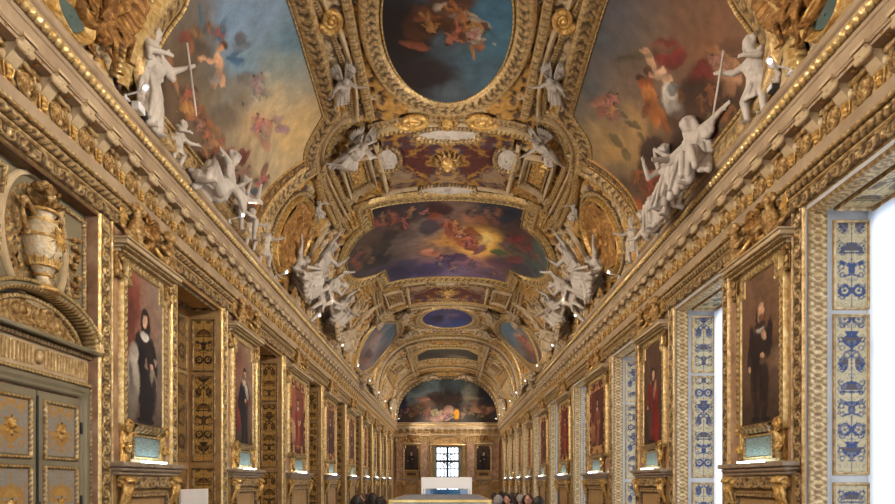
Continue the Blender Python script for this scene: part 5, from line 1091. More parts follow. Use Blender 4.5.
def trophy(i, side, c, w, label, seed):
    """gilded group over a portrait: cartouche between two crouching half figures with swags"""
    X = -WX if side == 'left' else WX; rz = 0 if side == 'left' else PI; g = random.Random(seed)
    root = thing('carved_trophy', label, 'carving', loc=(X, c, 0), rz=rz, group='gilded trophies over the portraits')
    q = MB(); q.ball((.08,0,5.56), (.13,.17,.22), 16, 12); q.ball((.17,0,5.6), (.1,.1,.13), 12, 10); scroll3(q, (.14,-.12,5.78), EY*-1, EZ, EX, .1, 1.4, .03); scroll3(q, (.14,.12,5.78), EY, EZ, EX, .1, 1.4, .03)
    for sg in (-1,1): acanthus(q, (.1,sg*.1,5.34), (0,sg,.25), EX, .3, .09, .5); 
    q.build('shield', M['trophy_a'], root)
    for sg in (-1, 1):
        f = MB(); y = sg*(.46+.02*g.random()); hy = y+sg*.03
        f.cap((.1,y,5.3), (.16,y,5.52), .13, .12); f.cap((.16,y,5.52), (.18,hy,5.64), .1, .06); f.ball((.21,hy,5.74), (.085,.075,.1)); f.ball((.29,hy,5.72), (.03,.022,.035)); f.ball((.17,hy,5.78), (.1,.095,.09))
        for k in range(8): f.ball((.17+.07*math.cos(k*.8), hy+.085*math.sin(k*.8), 5.78+.04*math.sin(k*1.9)), .035)
        f.cap((.18,y-sg*.1,5.52), (.28,y-sg*.2,5.42), .05, .045); f.cap((.28,y-sg*.2,5.42), (.22,y-sg*.3,5.5), .042, .034); f.cap((.16,y+sg*.1,5.52), (.2,y+sg*.2,5.36), .05, .04); f.cap((.2,y+sg*.2,5.36), (.26,y+sg*.16,5.27), .04, .035)
        f.cap((.1,y,5.3), (.2,y+sg*.26,5.3), .1, .05); f.cap((.2,y+sg*.26,5.3), (.14,y+sg*.4,5.42), .05, .02)
        put('winged_half_figure', remesh(f, 'half_figure', .016, 2), M['gold'], root)
        s = MB(); P = [(.14,sg*.12,5.45),(.2,sg*.22,5.33),(.2,sg*.34,5.3),(.16,sg*.5,5.36)]; s.tube(chaikin_3(P), .035, 7); acanthus(s, (.1,y+sg*.12,5.6), (0,sg*.8,.5), EX, .34, .1, .4); acanthus(s, (.08,y+sg*.1,5.5), (0,sg,.1), EX, .3, .09, .4); s.build('swag', M['trophy_b'], root)
    return root
def chaikin_3(P):
    P = np.asarray(P, float)
    for _ in range(2): P = np.concatenate([P[:1], np.stack([.75*P[:-1]+.25*P[1:], .25*P[:-1]+.75*P[1:]], 1).reshape(-1,3), P[-1:]])
    return P
M['trophy_a'] = M['gold_old']; M['trophy_b'] = M['gold_bright']
def dado(i, side, c, w, label):
    X = -WX if side == 'left' else WX; rz = 0 if side == 'left' else PI; hw = w/2+.36
    root = thing('dado_pedestal', label, 'pedestal', loc=(X, c, 0), rz=rz, group='ledged pedestals under the portraits')
    l = MB(); l.box((0,-hw-.06,2.06),(.25,hw+.06,2.13),.012); l.box((0,-hw-.03,2.0),(.21,hw+.03,2.06),.02); l.box((0,-hw,1.95),(.16,hw,2.0),.01); l.build('ledge', M['ledge'], root, smooth=False)
    b = MB(); b.box((0,-hw+.02,.18),(.08,hw-.02,1.95)); b.box((0,-hw,0),(.12,hw,.18),.015); bod = b.build('panelled_body', M['panel'], root, smooth=False)
    mp = lambda a, b_, h: np.stack([.08+h, a, b_], -1); f = MB(); band(f, rect(-hw+.34,.36,hw-.34,1.62), .07, PR_OGEE, 'leaf', .09, .015, mp, .03, 7); strip(f, (.08,-hw+.02,1.74), EY, 2*hw-.04, EZ, EX, .2, PR_OGEE, 'rich', .2, .03, .03, 9); f.build('gilded_moulding', M['gold'], bod)
    for sg in (-1,1):
        v = MB(); y = sg*(hw-.15)
        for dy in (-.075, .0, .075):
            scroll3(v, (.15,y+dy,1.84), EX, EZ, EY, .085, 1.5, .03); v.tube([(.2,y+dy,1.8),(.17,y+dy,1.65),(.11,y+dy,1.5),(.1,y+dy,1.4)], [.035,.035,.03,.025], 7)
        acanthus(v, (.17,y,1.8), (-.15,0,-1), EX, .4, .1, .4); v.build('volute_bracket', M['gold_bright'] if True else None, root)
    return root
for i, (c, w) in enumerate(PIERS):
    if i == 0: continue
    n = LA[i-1]
    for side in ('left', 'right'):
        cc = c-.3 if (side == 'right' and i == 1) else c-.12 if (side == 'right' and i == 2) else c
        spec = (SPL if side == 'left' else SPR); sp = spec[min(i, 5)] if i < 6 else spec[3+(i % 3)]
        wall = 'left wall' if side == 'left' else 'right window wall'
        texts = {('left',1):'portrait with long dark hair, black robe and white collar, nearest on the left wall',('left',2):'portrait in black coat, second from the viewer on the left wall',('left',3):'broad reddish tapestry portrait with patterned border, third on the left wall',('left',4):'broad brownish tapestry portrait, fourth on the left wall',
          ('right',1):'portrait of a man in a dark pleated tunic, nearest on the right window wall',('right',2):'portrait in a long red robe, second on the right window wall',('right',3):'broad dark red tapestry portrait with pale sitter, third on the right window wall',('right',4):'bright red tapestry portrait, fourth on the right window wall'}
        portrait(i, side, cc, w, sp, texts.get((side, i), 'gilt framed tapestry portrait, %s from the viewer on the %s' % (n, wall)))
        caption(i, side, cc, w, 'lit caption panel under the %s portrait on the %s' % (n, wall)); dado(i, side, cc, w, 'ledged panelled pedestal under the %s portrait on the %s' % (n, wall)); trophy(i, side, cc, w, 'gilded trophy of half figures above the %s portrait on the %s' % (n, wall), i*2+(side == 'left'))
# end wall portraits
for sg, w in ((-1,'left'),(1,'right')):
    spec = SPR[1] if sg < 0 else SPL[2]; root = thing('portrait', 'dark portrait of a seated sitter %s of the far end window' % w, 'portrait', loc=(sg*3.1, Y1, 0), rz=-PI/2, group='portraits on the end wall')
    mb, L = portrait_canvas(1.15, 2.9, 4.95, ((60,44,36),(74,54,42),(26,22,24),(60,40,34),SK,(44,34,28),0,False), 80+sg); mb.build('canvas', M['tapestry'], root)
    mp = lambda a, b, h: np.stack([h, a, b], -1); f = MB(); band(f, ccw(L), .14, PR_HIGH, 'leaf', .14, .03, mp, .03, 9); f.build('frame', M['gold_bright'], root)
    h = MB(); h.box((0,-.8,5.1),(.2,.8,5.22),.01); hood = h.build('hood', M['cream'], root, smooth=False)
    t = trophy(20, 'left', 0, 1, 'gilded trophy above the end wall portrait %s of the far window' % w, 40+sg); t.location = (sg*3.1, Y1, 0); t.rotation_euler = (0,0,-PI/2)
    t = dado(20, 'left', 0, .9, 'ledged pedestal under the end wall portrait %s of the far window' % w); t.location = (sg*3.1, Y1, 0); t.rotation_euler = (0,0,-PI/2)
    p = thing('plaque', 'small dark plaque under the end wall portrait %s of the far window' % w, 'plaque', loc=(sg*3.1, Y1, 0), rz=-PI/2); q = MB(); q.box((0,-.4,2.4),(.05,.4,2.66),.01); q.build('panel', M['umber'], p, smooth=False); q = MB(); band(q, rect(-.4,2.4,.4,2.66), .05, PR_OGEE, 'plain', .1, 0, mp, .1, 5); q.build('frame', M['gold'], p)

# ------------------------------------------------------------------ the grand door of the left wall
a, b = OPENL[0]; DC = (a+b)/2; H = (b-a)/2
door = thing('door_1', kind='structure', loc=(-WX, DC, 0))
q = MB(); opening_frame(q, -H, H, LINT, .3); q.build('gilded_frame', M['gold_bright'], door)
q = MB(); q.box((-.3,-H,0),(-.18,H,LINT)); q.box((-.3,-H,LINT-.03),(0,H,LINT)); q.build('recess', M['marble_door'] if 'marble_door' in M else M['umber'], door, smooth=False)
mpd = lambda x0: (lambda a_, b_, h: np.stack([x0+h, a_, b_], -1))
for sg in (-1, 1):
    l = MB(); y0, y1 = sorted((sg*.012, sg*.82)); l.box((-.18,y0,.02),(-.13,y1,2.92),.006); leaf = l.build('door_leaf', M['door_paint'], door, smooth=False)
    for z0, z1 in ((.25,.95),(1.12,2.0),(2.16,2.78)):
        f = MB(); ya, yb = sorted((sg*.15, sg*.7)); band(f, rect(ya,z0,yb,z1), .05, [(0,0),(.3,.03),(.7,.035),(1,0)], 'leaf', .06, .008, mpd(-.13), .02, 7); f.build('panel_moulding', M['gold_bright'], leaf)
        P, C = arabesque(yb-ya-.02, z1-z0-.02, (150,148,140), (178,134,58), (190,150,80), 4+int(z0*3), .012); P[...,1] += (ya+yb)/2; P[...,2] += z0+.01; P[...,0] = -.124; pn = MB(); pn.grid(P, col=C, flip=True); pn.build('panel_ornament', M['arab'], leaf)
        r = MB(); cy, cz = (ya+yb)/2, (z0+z1)/2; 
        for k in range(8): acanthus(r, (-.12,cy,cz), (0,math.cos(k*PI/4),math.sin(k*PI/4)), EX, .13, .045, .4)
        r.ball((-.1,cy,cz), .035); r.build('rosette', M['gold_bright'], leaf)
    hg = MB()
    for z in (.5,1.6,2.55): hg.cap((-.12,sg*.83,z-.06), (-.12,sg*.83,z+.06), .018)
    hg.build('hinge', M['iron'], leaf)
    if sg > 0: bo = MB(); bo.cap((-.12,.0,1.3), (-.12,.0,2.85), .012); bo.box((-.13,-.03,1.5),(-.1,.03,1.62),.005); bo.build('bolt', M['iron'], leaf)
q = MB(); band(q, np.array([(.84,0),(.84,2.95),(-.84,2.95),(-.84,0)]), .2, [(0,.0),(.05,.06),(.3,.05),(.35,.08),(.7,.08),(.75,.05),(.95,.06),(1,0)], 'plain', .1, 0, mpd(-.18), .05, 11, False); q.build('door_case', M['door_paint'], door)
q = MB(); band(q, np.array([(.98,0),(.98,3.09),(-.98,3.09),(-.98,0)]), .06, PR_OGEE, 'leaf', .06, .012, mpd(-.13), .02, 7, False); q.build('case_gilding', M['gold_bright'], door)
q = MB(); q.box((-.18,-.98,3.13),(-.12,.98,3.5),.01); q.build('overdoor_frieze', M['cream'], door, smooth=False)
q = MB(); [q.box((-.12,-.93+.058*k_,3.19),(-.1,-.906+.058*k_,3.42),.004) for k_ in range(33) if abs(k_-16) > 1]; strip(q, (-.12,-.98,3.46), EY, 1.96, EZ, EX, .06, PR_OGEE, 'egg', .06, .012, .015, 7); q.ball((-.1,0,3.31), (.05,.07,.09)); q.build('frieze_carving', M['gold'], door)
q = MB(); q.box((-.18,-1.03,3.52),(.04,1.03,3.57),.01); th = np.linspace(0, PI, 41); arc = np.stack([1.0*np.cos(th), 3.57+.46*np.sin(th)], 1); band(q, arc, .06, [(0,0),(.05,.2),(.9,.2),(1,0)], 'plain', .1, 0, mpd(-.18), .05, 7, False); q.build('pediment', M['door_paint'], door)
q = MB(); band(q, arc*np.array([.94,1])+np.array([0,-.02]), .055, [(0,0),(.1,.16),(.9,.2),(1,.1)], 'egg', .06, .012, mpd(-.16), .015, 7, False); band(q, arc*np.array([.8,1])+np.array([0,-.1]), .07, PR_OGEE, 'leaf', .06, .015, mpd(-.16), .02, 7, False); band(q, np.stack([1.03*np.cos(th), 3.57+.52*np.sin(th)], 1), .05, [(0,0),(.1,.2),(.9,.22),(1,.1)], 'bead', .04, .012, mpd(-.18), .012, 7, False); q.build('pediment_gilding', M['gold_bright'], door)
q = MB(); fill(q, np.concatenate([arc*np.array([.78,1])+np.array([0,-.1]), [(-.7,3.57)]]), None, mpd(-.16), .0, 16, .03, lambda y, z: .045*orn_rich(np.abs(y)+2, (z-3.5)*1.6, .35)); q.build('tympanum_carving', M['gold'], door)
q = MB(); fill(q, ccw(rect(-H+.02,3.6,H-.02,LINT-.02)), None, mpd(-.172), .0, 4, .2); q.build('upper_panel', M['door_paint'], door)
q = MB(); band(q, ellipse((0,4.66), .52, .72, 64), .06, scaled(PR_OGEE, 1.2), 'plain', .06, 0, mpd(-.18), .03, 7); q.build('niche_moulding', M['cream'], door); q = MB(); fill(q, ellipse((0,4.66), .46, .64, 64), None, mpd(-.17), .0, 12, .04, lambda y, z: -.0*y+.01*np.sin(y*60)*np.sin(z*60)); q.build('niche_field', M['gold'], door)
for sg in (-1,1):
    q = MB(); band(q, ccw(np.array([(sg*.62,4.25),(sg*.92,4.1),(sg*.92,5.25),(sg*.5,5.25)])), .045, PR_OGEE, 'leaf', .06, .01, mpd(-.18), .025, 7); q.build('side_panel_moulding', M['gold_bright'], door); q = MB()
    for k in range(7):
        z = 5.0-.12*k; y = sg*(.74+.03*math.sin(k*2)); acanthus(q, (-.16,y,z), (0,.3*math.sin(k*2.1),-1), EX, .22, .08, .5); q.ball((-.13,y+.05*math.cos(k*3),z-.03), .04); q.ball((-.12,y-.05*math.cos(k*2),z-.06), .035)
    q.build('leaf_festoon', M['gold'], door)
# vase in the niche: a thing standing on the pediment
vase = thing('vase', 'gilded and white two handled vase with flowers standing on the arched door pediment', 'vase', loc=(-WX-.06, DC, 4.05)); mpz = 0
q = MB(); q.lathe([(0,0),(.17,0),(.18,.03),(.15,.06),(.1,.09)], n=28); q.build('foot', M['gold_bright'], vase)
q = MB(); q.lathe([(.1,.09),(.07,.16),(.075,.2),(.14,.3),(.195,.45),(.21,.58),(.195,.7),(.15,.8),(.12,.84),(.11,.88),(.15,.93),(.16,.95),(.1,.955),(0,.955)], n=36); bowl = q.build('bowl', M['gold_pale'], vase)
q = MB()
for z, r in ((.3,.145),(.62,.212),(.82,.135),(.2,.08),(.93,.155)): q.lathe([(r,z-.02),(r+.018,z-.01),(r+.02,z+.01),(r,z+.02)], n=36)
for k in range(14): acanthus(q, (.16*math.cos(k*.449), .16*math.sin(k*.449), .28), (.25*math.cos(k*.449), .25*math.sin(k*.449), 1), (math.cos(k*.449), math.sin(k*.449), -.2), .16, .04, .3)
q.build('gilded_bands', M['gold_bright'], bowl)
q = MB(); q.ball((.2,0,.6), (.035,.075,.085))
for k in range(16): t = k*PI/8; q.cap((.205,.08*math.cos(t),.62+.09*math.sin(t)), (.2,(.13+.03*(k % 2))*math.cos(t),.62+(.14+.03*(k % 2))*math.sin(t)), .016, .004, 6)
q.build('sun_mask', M['gold_bright'], bowl)
for sg in (-1,1): q = MB(); q.tube(chaikin_3([(0,sg*.14,.86),(0,sg*.27,.98),(0,sg*.36,.86),(0,sg*.3,.68),(0,sg*.235,.6)]), .028, 8); q.ball((0,sg*.3,.95), .05); q.build('handle', M['gold'], vase)
q = MB(); g = random.Random(4)
for k in range(60):
    a_ = g.uniform(0, 2*PI); r = g.uniform(.02,.21); z = .98+g.uniform(0,.3)*(1-r*2); q.ball((r*math.cos(a_), r*math.sin(a_), z), g.uniform(.025,.055), 8, 6)
for k in range(22): a_ = g.uniform(0,2*PI); acanthus(q, (.1*math.cos(a_), .1*math.sin(a_), .98), (math.cos(a_), math.sin(a_), g.uniform(.2,1.2)), (math.cos(a_)*-.3, math.sin(a_)*-.3, 1), .2, .05, .5)
q.build('flower_bunch', M['gold'], vase)
# ------------------------------------------------------------------ stucco figures of the vault
V3 = lambda *a: np.array(a, float)
POSES = {
 # seated on the cornice, legs hanging, robe over the knees, one arm raised with a staff
 'seated': dict(pelvis=(0,.1,.25), torso=(.05,.12,1), head=(-.1,.1,1), arm_l=((-.7,.4,-.5),(-.1,.9,.1)), arm_r=((.6,.5,-.6),(-.3,.9,.35)), leg_l=((-.25,1,.05),(-.05,.25,-1)), leg_r=((.3,1,-.1),(.1,.1,-1))),
 'veiled': dict(pelvis=(0,.1,.25), torso=(.2,.15,1), head=(-.35,.25,1), arm_l=((-.5,.6,-.6),(-.6,.5,.3)), arm_r=((1,.2,-.1),(1,.1,.1)), leg_l=((-.4,1,.1),(-.1,.2,-1)), leg_r=((.15,1,-.05),(.4,.15,-1))),
 'putto': dict(pelvis=(0,.12,.5), torso=(-.1,.1,1), head=(-.25,.1,1), arm_l=((-.9,.4,-.1),(-.6,.6,-.5)), arm_r=((.6,.4,-.7),(-.6,.8,.2)), leg_l=((-.2,.8,-.6),(0,-.3,-1)), leg_r=((.35,.6,-.8),(.1,-.1,-1))),
 'flute': dict(pelvis=(0,.1,.3), torso=(.1,.15,1), head=(-.2,.3,1), arm_l=((-.3,.7,-.6),(.2,.6,.7)), arm_r=((.4,.8,-.4),(-.6,.3,.6)), leg_l=((-.3,1,-.1),(0,.1,-1)), leg_r=((.3,1,.05),(.15,.2,-1))),
 'standing': dict(pelvis=(0,.05,.95), torso=(.1,.03,1), head=(.1,.1,1), arm_l=((-.6,.3,-.7),(.4,.6,.5)), arm_r=((.5,.3,-.9),(-.3,.8,.3)), leg_l=((-.08,.15,-1),(0,-.1,-1)), leg_r=((.12,.05,-1),(.02,0,-1))),
 'atlas': dict(pelvis=(0,.2,.8), torso=(-.25,.35,1), head=(-.5,.5,.7), arm_l=((-.8,.4,.45),(.5,.3,.7)), arm_r=((.8,.4,.1),(-.2,.6,.7)), leg_l=((-.3,.7,-.7),(0,-.6,-1)), leg_r=((.4,.3,-1),(.1,-.3,-1))),
 'flying': dict(pelvis=(0,.25,.8), torso=(.25,.3,1), head=(.1,.4,1), arm_l=((-.8,.5,.1),(-.5,.5,.6)), arm_r=((.8,.5,-.3),(.4,.7,.3)), leg_l=((-.3,.1,-1),(-.2,-.35,-1)), leg_r=((.25,.4,-1),(-.1,-.5,-1))),
 'reach': dict(pelvis=(0,.25,.75), torso=(.45,.25,1), head=(.6,.3,.8), arm_l=((-.7,.6,.2),(.4,.6,.6)), arm_r=((.9,.4,.15),(.5,.4,.8)), leg_l=((-.5,.4,-.9),(.1,-.5,-1)), leg_r=((.5,.5,-.7),(.3,-.5,-1))),
 'column': dict(pelvis=(0,.16,.93), torso=(0,.08,1), head=(-.2,.2,1), look=(-.6,.6,-.1), arm_l=((-.5,.6,-.6),(-.3,.8,.4)), arm_r=((.5,.4,-.8),(-.7,.6,.2)), leg_l=((-.1,.12,-1),(0,-.02,-1)), leg_r=((.12,.2,-1),(.05,-.1,-1))),
 'recline': dict(pelvis=(0,.14,.2), torso=(-.5,.12,.85), head=(-.3,.35,.9), arm_l=((-.7,.4,-.5),(-.7,.3,.2)), arm_r=((.5,.6,-.5),(.9,.2,-.05)), leg_l=((.9,.4,.12),(.75,.1,-.45)), leg_r=((.95,.15,.3),(.6,.15,-.75)), hside=(.2,.9,0)),
 'extend': dict(pelvis=(0,.14,.25), torso=(-.1,.15,1), head=(-.4,.3,.9), arm_l=((-.6,.6,-.5),(.2,.8,-.2)), arm_r=((1,.2,-.15),(1,.1,.05)), leg_l=((-.5,.75,-.1),(-.1,.2,-1)), leg_r=((.5,.8,.05),(-.1,.1,-1))),
 'perch': dict(pelvis=(0,.15,.5), torso=(-.05,.15,1), head=(-.25,.3,1), arm_l=((-.4,.75,-.6),(.1,.5,.8)), arm_r=((.4,.8,-.4),(-.6,.4,.6)), leg_l=((-.3,.7,-.5),(.1,-.05,-1)), leg_r=((.3,.75,-.4),(0,.05,-1))),
 'kid': dict(limb=.78, pelvis=(0,.15,.68), torso=(-.1,.1,1), head=(-.2,.2,1), arm_l=((-.6,.6,-.3),(-.5,.7,.2)), arm_r=((.4,.6,-.7),(-.5,.8,.1)), leg_l=((-.2,.5,-.9),(.0,-.25,-1)), leg_r=((.2,.15,-1),(.05,-.05,-1))),
 'crouch': dict(pelvis=(0,.15,.4), torso=(.3,.5,.9), head=(.3,.8,.6), arm_l=((-.3,.9,-.4),(.4,.7,-.4)), arm_r=((.7,.6,.3),(.2,.7,.8)), leg_l=((-.3,1,.4),(0,-.2,-1)), leg_r=((.5,.9,-.2),(-.1,-.4,-1))),
}
def drape(mb, J, kind, seed):
    g = random.Random(seed); fr, sx, up = J['front'], J['sx'], unit(J['neck']-J['pel'])
    def mixp(n, t): return J[n+'_l']*(1-t)+J[n+'_r']*t
    if kind in ('robe', 'long'):
        for t in np.linspace(-.05, 1.05, 6): mb.cap(mixp('hp', t), mixp('kn', t), .095, .075); mb.cap(mixp('kn', t), mixp('an', t), .075, .06)
        for t in [v+g.uniform(-.09,.09) for v in np.linspace(-.2, 1.2, 8)]:
            o = fr*(.07+.05*g.random())*(1-abs(t-.5)*.6)+V3(0,0,.06*(1-abs(t-.5))); k1, k2, k3 = mixp('hp', t)*.9+J['pel']*.1+o, mixp('kn', t+g.uniform(-.08,.08))+o*1.1, mixp('an', t*1.3-.15)+o*.9+V3(g.uniform(-.05,.05), 0, -.04)
            r_ = g.uniform(.022,.04); k3 = k2*(1-.98)+k3*.98+V3(g.uniform(-.06,.06),g.uniform(-.03,.03),g.uniform(0,.12)); mb.cap(k1, k2, r_, r_*1.2, 7); mb.cap(k2, k3, r_*1.2, r_*1.3, 7)
        for t in (0, .4, .8): mb.cap(mixp('hp', t)-fr*.05, mixp('an', t)-fr*.07+V3(0,0,.1*g.random()), .055, .05, 7)
        for i in range(5): # bunched cloth over the lap
            a0 = J['pel']-sx*.2+up*(.05+.04*i)+fr*.06; a1 = J['pel']+fr*(.15+.02*i)+up*(.0+.03*i); a2 = J['pel']+sx*.2+up*(.02+.05*i)+fr*.05; mb.cap(a0, a1, .038, .045, 7); mb.cap(a1, a2, .045, .036, 7)
        folds(mb, J['pel']+sx*.2+V3(0,0,.05), J['pel']+sx*.24, J['kn_r']+V3(.14,.0,-.35), J['kn_r']+V3(.24,-.1,-.4), 5, .036, .05, seed+8)
    if kind == 'long':
        folds(mb, J['sh_l']+fr*.06, J['neck']+fr*.08, J['pel']-sx*.12+fr*.12, J['pel']+sx*.14+fr*.12, 8, .03, .03, seed+5); folds(mb, J['sh_r']+fr*.06, J['neck']+fr*.09, J['waist']+sx*.1+fr*.11, J['waist']-sx*.1+fr*.11, 5, .028, .02, seed+6)
        for n in 'lr': folds(mb, J['sh_'+n]+up*.03, J['sh_'+n]-up*.06, J['el_'+n]+V3(0,0,-.03), J['el_'+n]+V3(0,0,-.16), 4, .042, .03, seed+9)
    if kind in ('long', 'cloak'):
        folds(mb, J['sh_r']-fr*.07+up*.04, J['sh_l']-fr*.07+up*.04, J['pel']+sx*.2-fr*.08-up*.25, J['pel']-sx*.2-fr*.08-up*.25, 7, .048, .06, seed+6)
    if kind in ('sash', 'cloak'):
        for i in range(4):
            a0 = J['pel']-sx*.17+up*(.03*i-.04)+fr*.02; a1 = J['pel']+fr*(.13)+up*(-.06+.035*i); a2 = J['pel']+sx*.18+up*(.04*i-.02); mb.cap(a0, a1, .034, .042, 7); mb.cap(a1, a2, .042, .034, 7)
        e = J['pel']+sx*.19; folds(mb, e, e+up*.08, e+sx*.34-up*.3+fr*.1, e+sx*.22-up*.48, 6, .034, .07, seed+8); folds(mb, J['pel']+fr*.12, J['pel']+fr*.12+sx*.1, mixp('kn', .3)+fr*.1, mixp('kn', .8)+fr*.08, 6, .034, .04, seed+4)
FIG = {}
def figure(pose, cloth, props=(), voxel=.015, fat=1.28, k=1.0, seed=1, key=None):
    key = key or (pose, cloth, props)
    if key not in FIG:
        J = skeleton(POSES[pose]); mb = MB(); body(mb, J, fat); kid = pose in ('kid', 'putto')
        if kid: head_parts(mb, dict(J, head=J['head']+V3(0,.01,.03)), 1.5, True); [mb.ball(J['head']+V3(.1*math.cos(q*1.3),.09*math.sin(q*1.3),.1+.05*math.sin(q*2.1)), .05) for q in range(12)]; mb.ball(J['waist']+J['front']*.06, .11)
        else: head_parts(mb, dict(J, head=J['head']+V3(0,.005,.01)), 1.14, True)
        drape(mb, J, cloth, seed)
        if 'veil' in props: folds(mb, J['head']+V3(-.09,-.02,.06), J['head']+V3(.09,-.02,.06), J['sh_l']+V3(-.02,-.05,-.1), J['sh_r']+V3(.02,-.05,-.1), 7, .035, .02, 3); mb.ball(J['head']+V3(0,-.03,.07), (.11,.11,.09))
        wing = MB()
        if 'wings' in props:
            for sg in (-1, 1):
                o = J['chest']+J['sx']*sg*.07-J['front']*.1+V3(0,0,.1)
                for q in range(9):
                    a = math.radians(8+q*9); d = unit(J['sx']*sg*math.sin(a)+V3(0,-.45,0)+unit(J['neck']-J['pel'])*math.cos(a)); L = .75-.04*q
                    acanthus(wing, o+d*.08, d, V3(0,1,0), L, .075, -.12); acanthus(wing, o+d*.05+V3(0,.03,0), d, V3(0,1,0), L*.5, .075, -.1)
                wing.cap(o, o+unit(J['sx']*sg*.5+unit(J['neck']-J['pel']))*.5, .05, .03)
        staff = MB()
        if 'staff' in props: staff.cap(J['wr_l']+V3(.1,.05,.35), J['wr_l']+V3(-.12,.1,-.75), .022, .018)
        if 'horn' in props: staff.cap(J['wr_r']+V3(-.15,.0,.12), J['wr_r']+V3(.1,.12,-.35), .018, .045)
        bm_ = remesh(mb, 'figure', voxel, 1)
        J['wing'] = wing.mesh('wings') if wing.n else None; J['staff'] = staff.mesh('staff') if staff.n else None
        for m_ in (J['wing'], J['staff']):
            if m_: m_.polygons.foreach_set('use_smooth', [True]*len(m_.polygons))
        FIG[key] = (bm_, J['wing'], J['staff'])
    return FIG[key]
def place(label, fig, M4, mat, name='stucco_figure', cat='statue', group=None):
    root = thing(name, label, cat, group=group); root.matrix_world = Matrix(M4.tolist())
    for nm, me in zip(('figure_body', 'wings', 'staff'), fig):
        if me is None: continue
        me2 = me if len(me.materials) == 0 or me.materials[0] == mat else me.copy()
        if len(me2.materials): me2.materials[0] = mat
        put(nm, me2, mat, root)
    return root
def on_ledge(px, d, k, mirror=False, side=-1, lean=0.0, out=0.0, yaw=0.0, dz=0.0):
    """stand or sit a figure on the cornice: d along the hall, k its scale"""
    x = side*(4.44-out); o = V3(x, d, 6.95+dz); ydir = V3(-side, 0, 0); xdir = np.cross(ydir, V3(0,0,1))
    R = np.stack([xdir, ydir, V3(0,0,1)], 1); cy, sy = math.cos(yaw), math.sin(yaw); R = R@np.array([[cy,-sy,0],[sy,cy,0],[0,0,1]])
    cl, sl = math.cos(lean), math.sin(lean); R = R@np.array([[cl,0,sl],[0,1,0],[-sl,0,cl]])
    if mirror: R = R@np.diag([-1., 1., 1.])
    M4 = np.eye(4); M4[:3,:3] = R*k; M4[:3,3] = o; return M4
def on_vault(head, foot, hgt=1.8, h=.1, k=None, flip=False):
    """lay a figure along the vault between two spots of it"""
    a = at(*foot); b = at(*head); o = vault(a[0], a[1], h); p = vault(b[0], b[1], h); up = unit(p-o); L = np.linalg.norm(p-o)
    m = (a+b)/2; n = unit(vault(m[0], m[1], .3)-vault(m[0], m[1], 0)); n = unit(n-up*(n@up)); x = np.cross(n, up)
    sc = k or L/hgt; M4 = np.eye(4); M4[:3,:3] = np.stack([x*(-1 if flip else 1), n, up], 1)*sc; M4[:3,3] = o-n*.12*sc; return M4
ST = M['stucco']; SW = M['stucco_warm']
# figures seated along the left cornice under the blue sky painting
dd = lambda px: 4.4*600/abs(CX-px)
place('white stucco hooded robed figure standing on the left cornice nearest the viewer', figure('column','long',('staff','veil'),seed=3), on_ledge(0, 8.72, .85, side=-1, lean=.04), ST)
place('white stucco cherub with bent legs on the left cornice beside the robed figure', figure('kid','sash',(),fat=1.5,seed=5), on_ledge(0, 9.6, .52, side=-1, lean=-.2), ST)
place('white stucco woman leaning back, reclining on the left cornice under the painted clouds', figure('recline','long',(),seed=7), on_ledge(0, 11.0, 1.25, side=-1, lean=0, yaw=-.1), ST)
place('white stucco curly haired youth next to the reclining woman on the left cornice', figure('perch','sash',('horn',),fat=1.3,seed=9), on_ledge(0, 12.45, .86, side=-1, yaw=-.5, dz=.1), ST)
place('white stucco standing child at the end of the left cornice group', figure('kid','cloak',(),fat=1.5,seed=11), on_ledge(0, 13.2, .58, side=-1, yaw=-.4), ST)
place('white stucco cherub by the foot of the left gilded roundel', figure('kid','sash',(),fat=1.5,seed=5), on_ledge(0, 14.25, .66, side=-1, yaw=-.6), ST)
# right cornice
place('white stucco winged cherub with a staff, nearest on the right cornice', figure('kid','sash',('wings','staff'),fat=1.5,seed=15), on_ledge(0, 8.42, .74, side=1, lean=0, yaw=.3, mirror=True), ST)
place('white stucco veiled woman with outstretched arm, seated on the right cornice', figure('extend','long',('veil',),seed=17), on_ledge(0, 10.25, 1.1, side=1, yaw=.25, mirror=True), ST)
place('white stucco flute player seated on the right cornice below the veiled woman', figure('perch','robe',('horn',),seed=19), on_ledge(0, 11.5, 1.02, side=1, yaw=.4, mirror=True), ST)
place('white stucco drapery and crouching child at the end of the right cornice group', figure('recline','robe',(),seed=21), on_ledge(0, 12.75, .85, side=1, mirror=True), ST)
place('white stucco cherub by the foot of the right gilded roundel', figure('kid','sash',(),fat=1.5,seed=5), on_ledge(0, 13.95, .66, side=1, yaw=.5, mirror=True), ST)
# winged figures round the oval
place('white stucco winged figure left of the near oval, high on the vault', figure('flying','cloak',('wings',),seed=23), on_vault((350,48),(336,98), h=.12, k=.62), ST)
place('white stucco winged figure right of the near oval, high on the vault', figure('flying','cloak',('wings',),seed=23), on_vault((546,48),(562,98), h=.12, k=.62, flip=True), ST)
place('white stucco flying woman in drapery above the left near coffer', figure('reach','long',('wings',),seed=25), on_vault((377,126),(333,160), h=.14, k=.78), ST)
place('white stucco winged youth with raised arm above the right near coffer', figure('flying','sash',('wings',),seed=27), on_vault((541,122),(560,160), h=.14, k=.72), ST)
place('small white stucco cherub on the rib left of the coffer, above the left roundel', figure('putto','sash',(),seed=5), on_vault((311,192),(315,212), h=.15, k=.45), ST)
place('small white stucco cherub on the rib right of the coffer, above the right roundel', figure('putto','sash',(),seed=5), on_vault((582,192),(578,214), h=.15, k=.45, flip=True), ST)
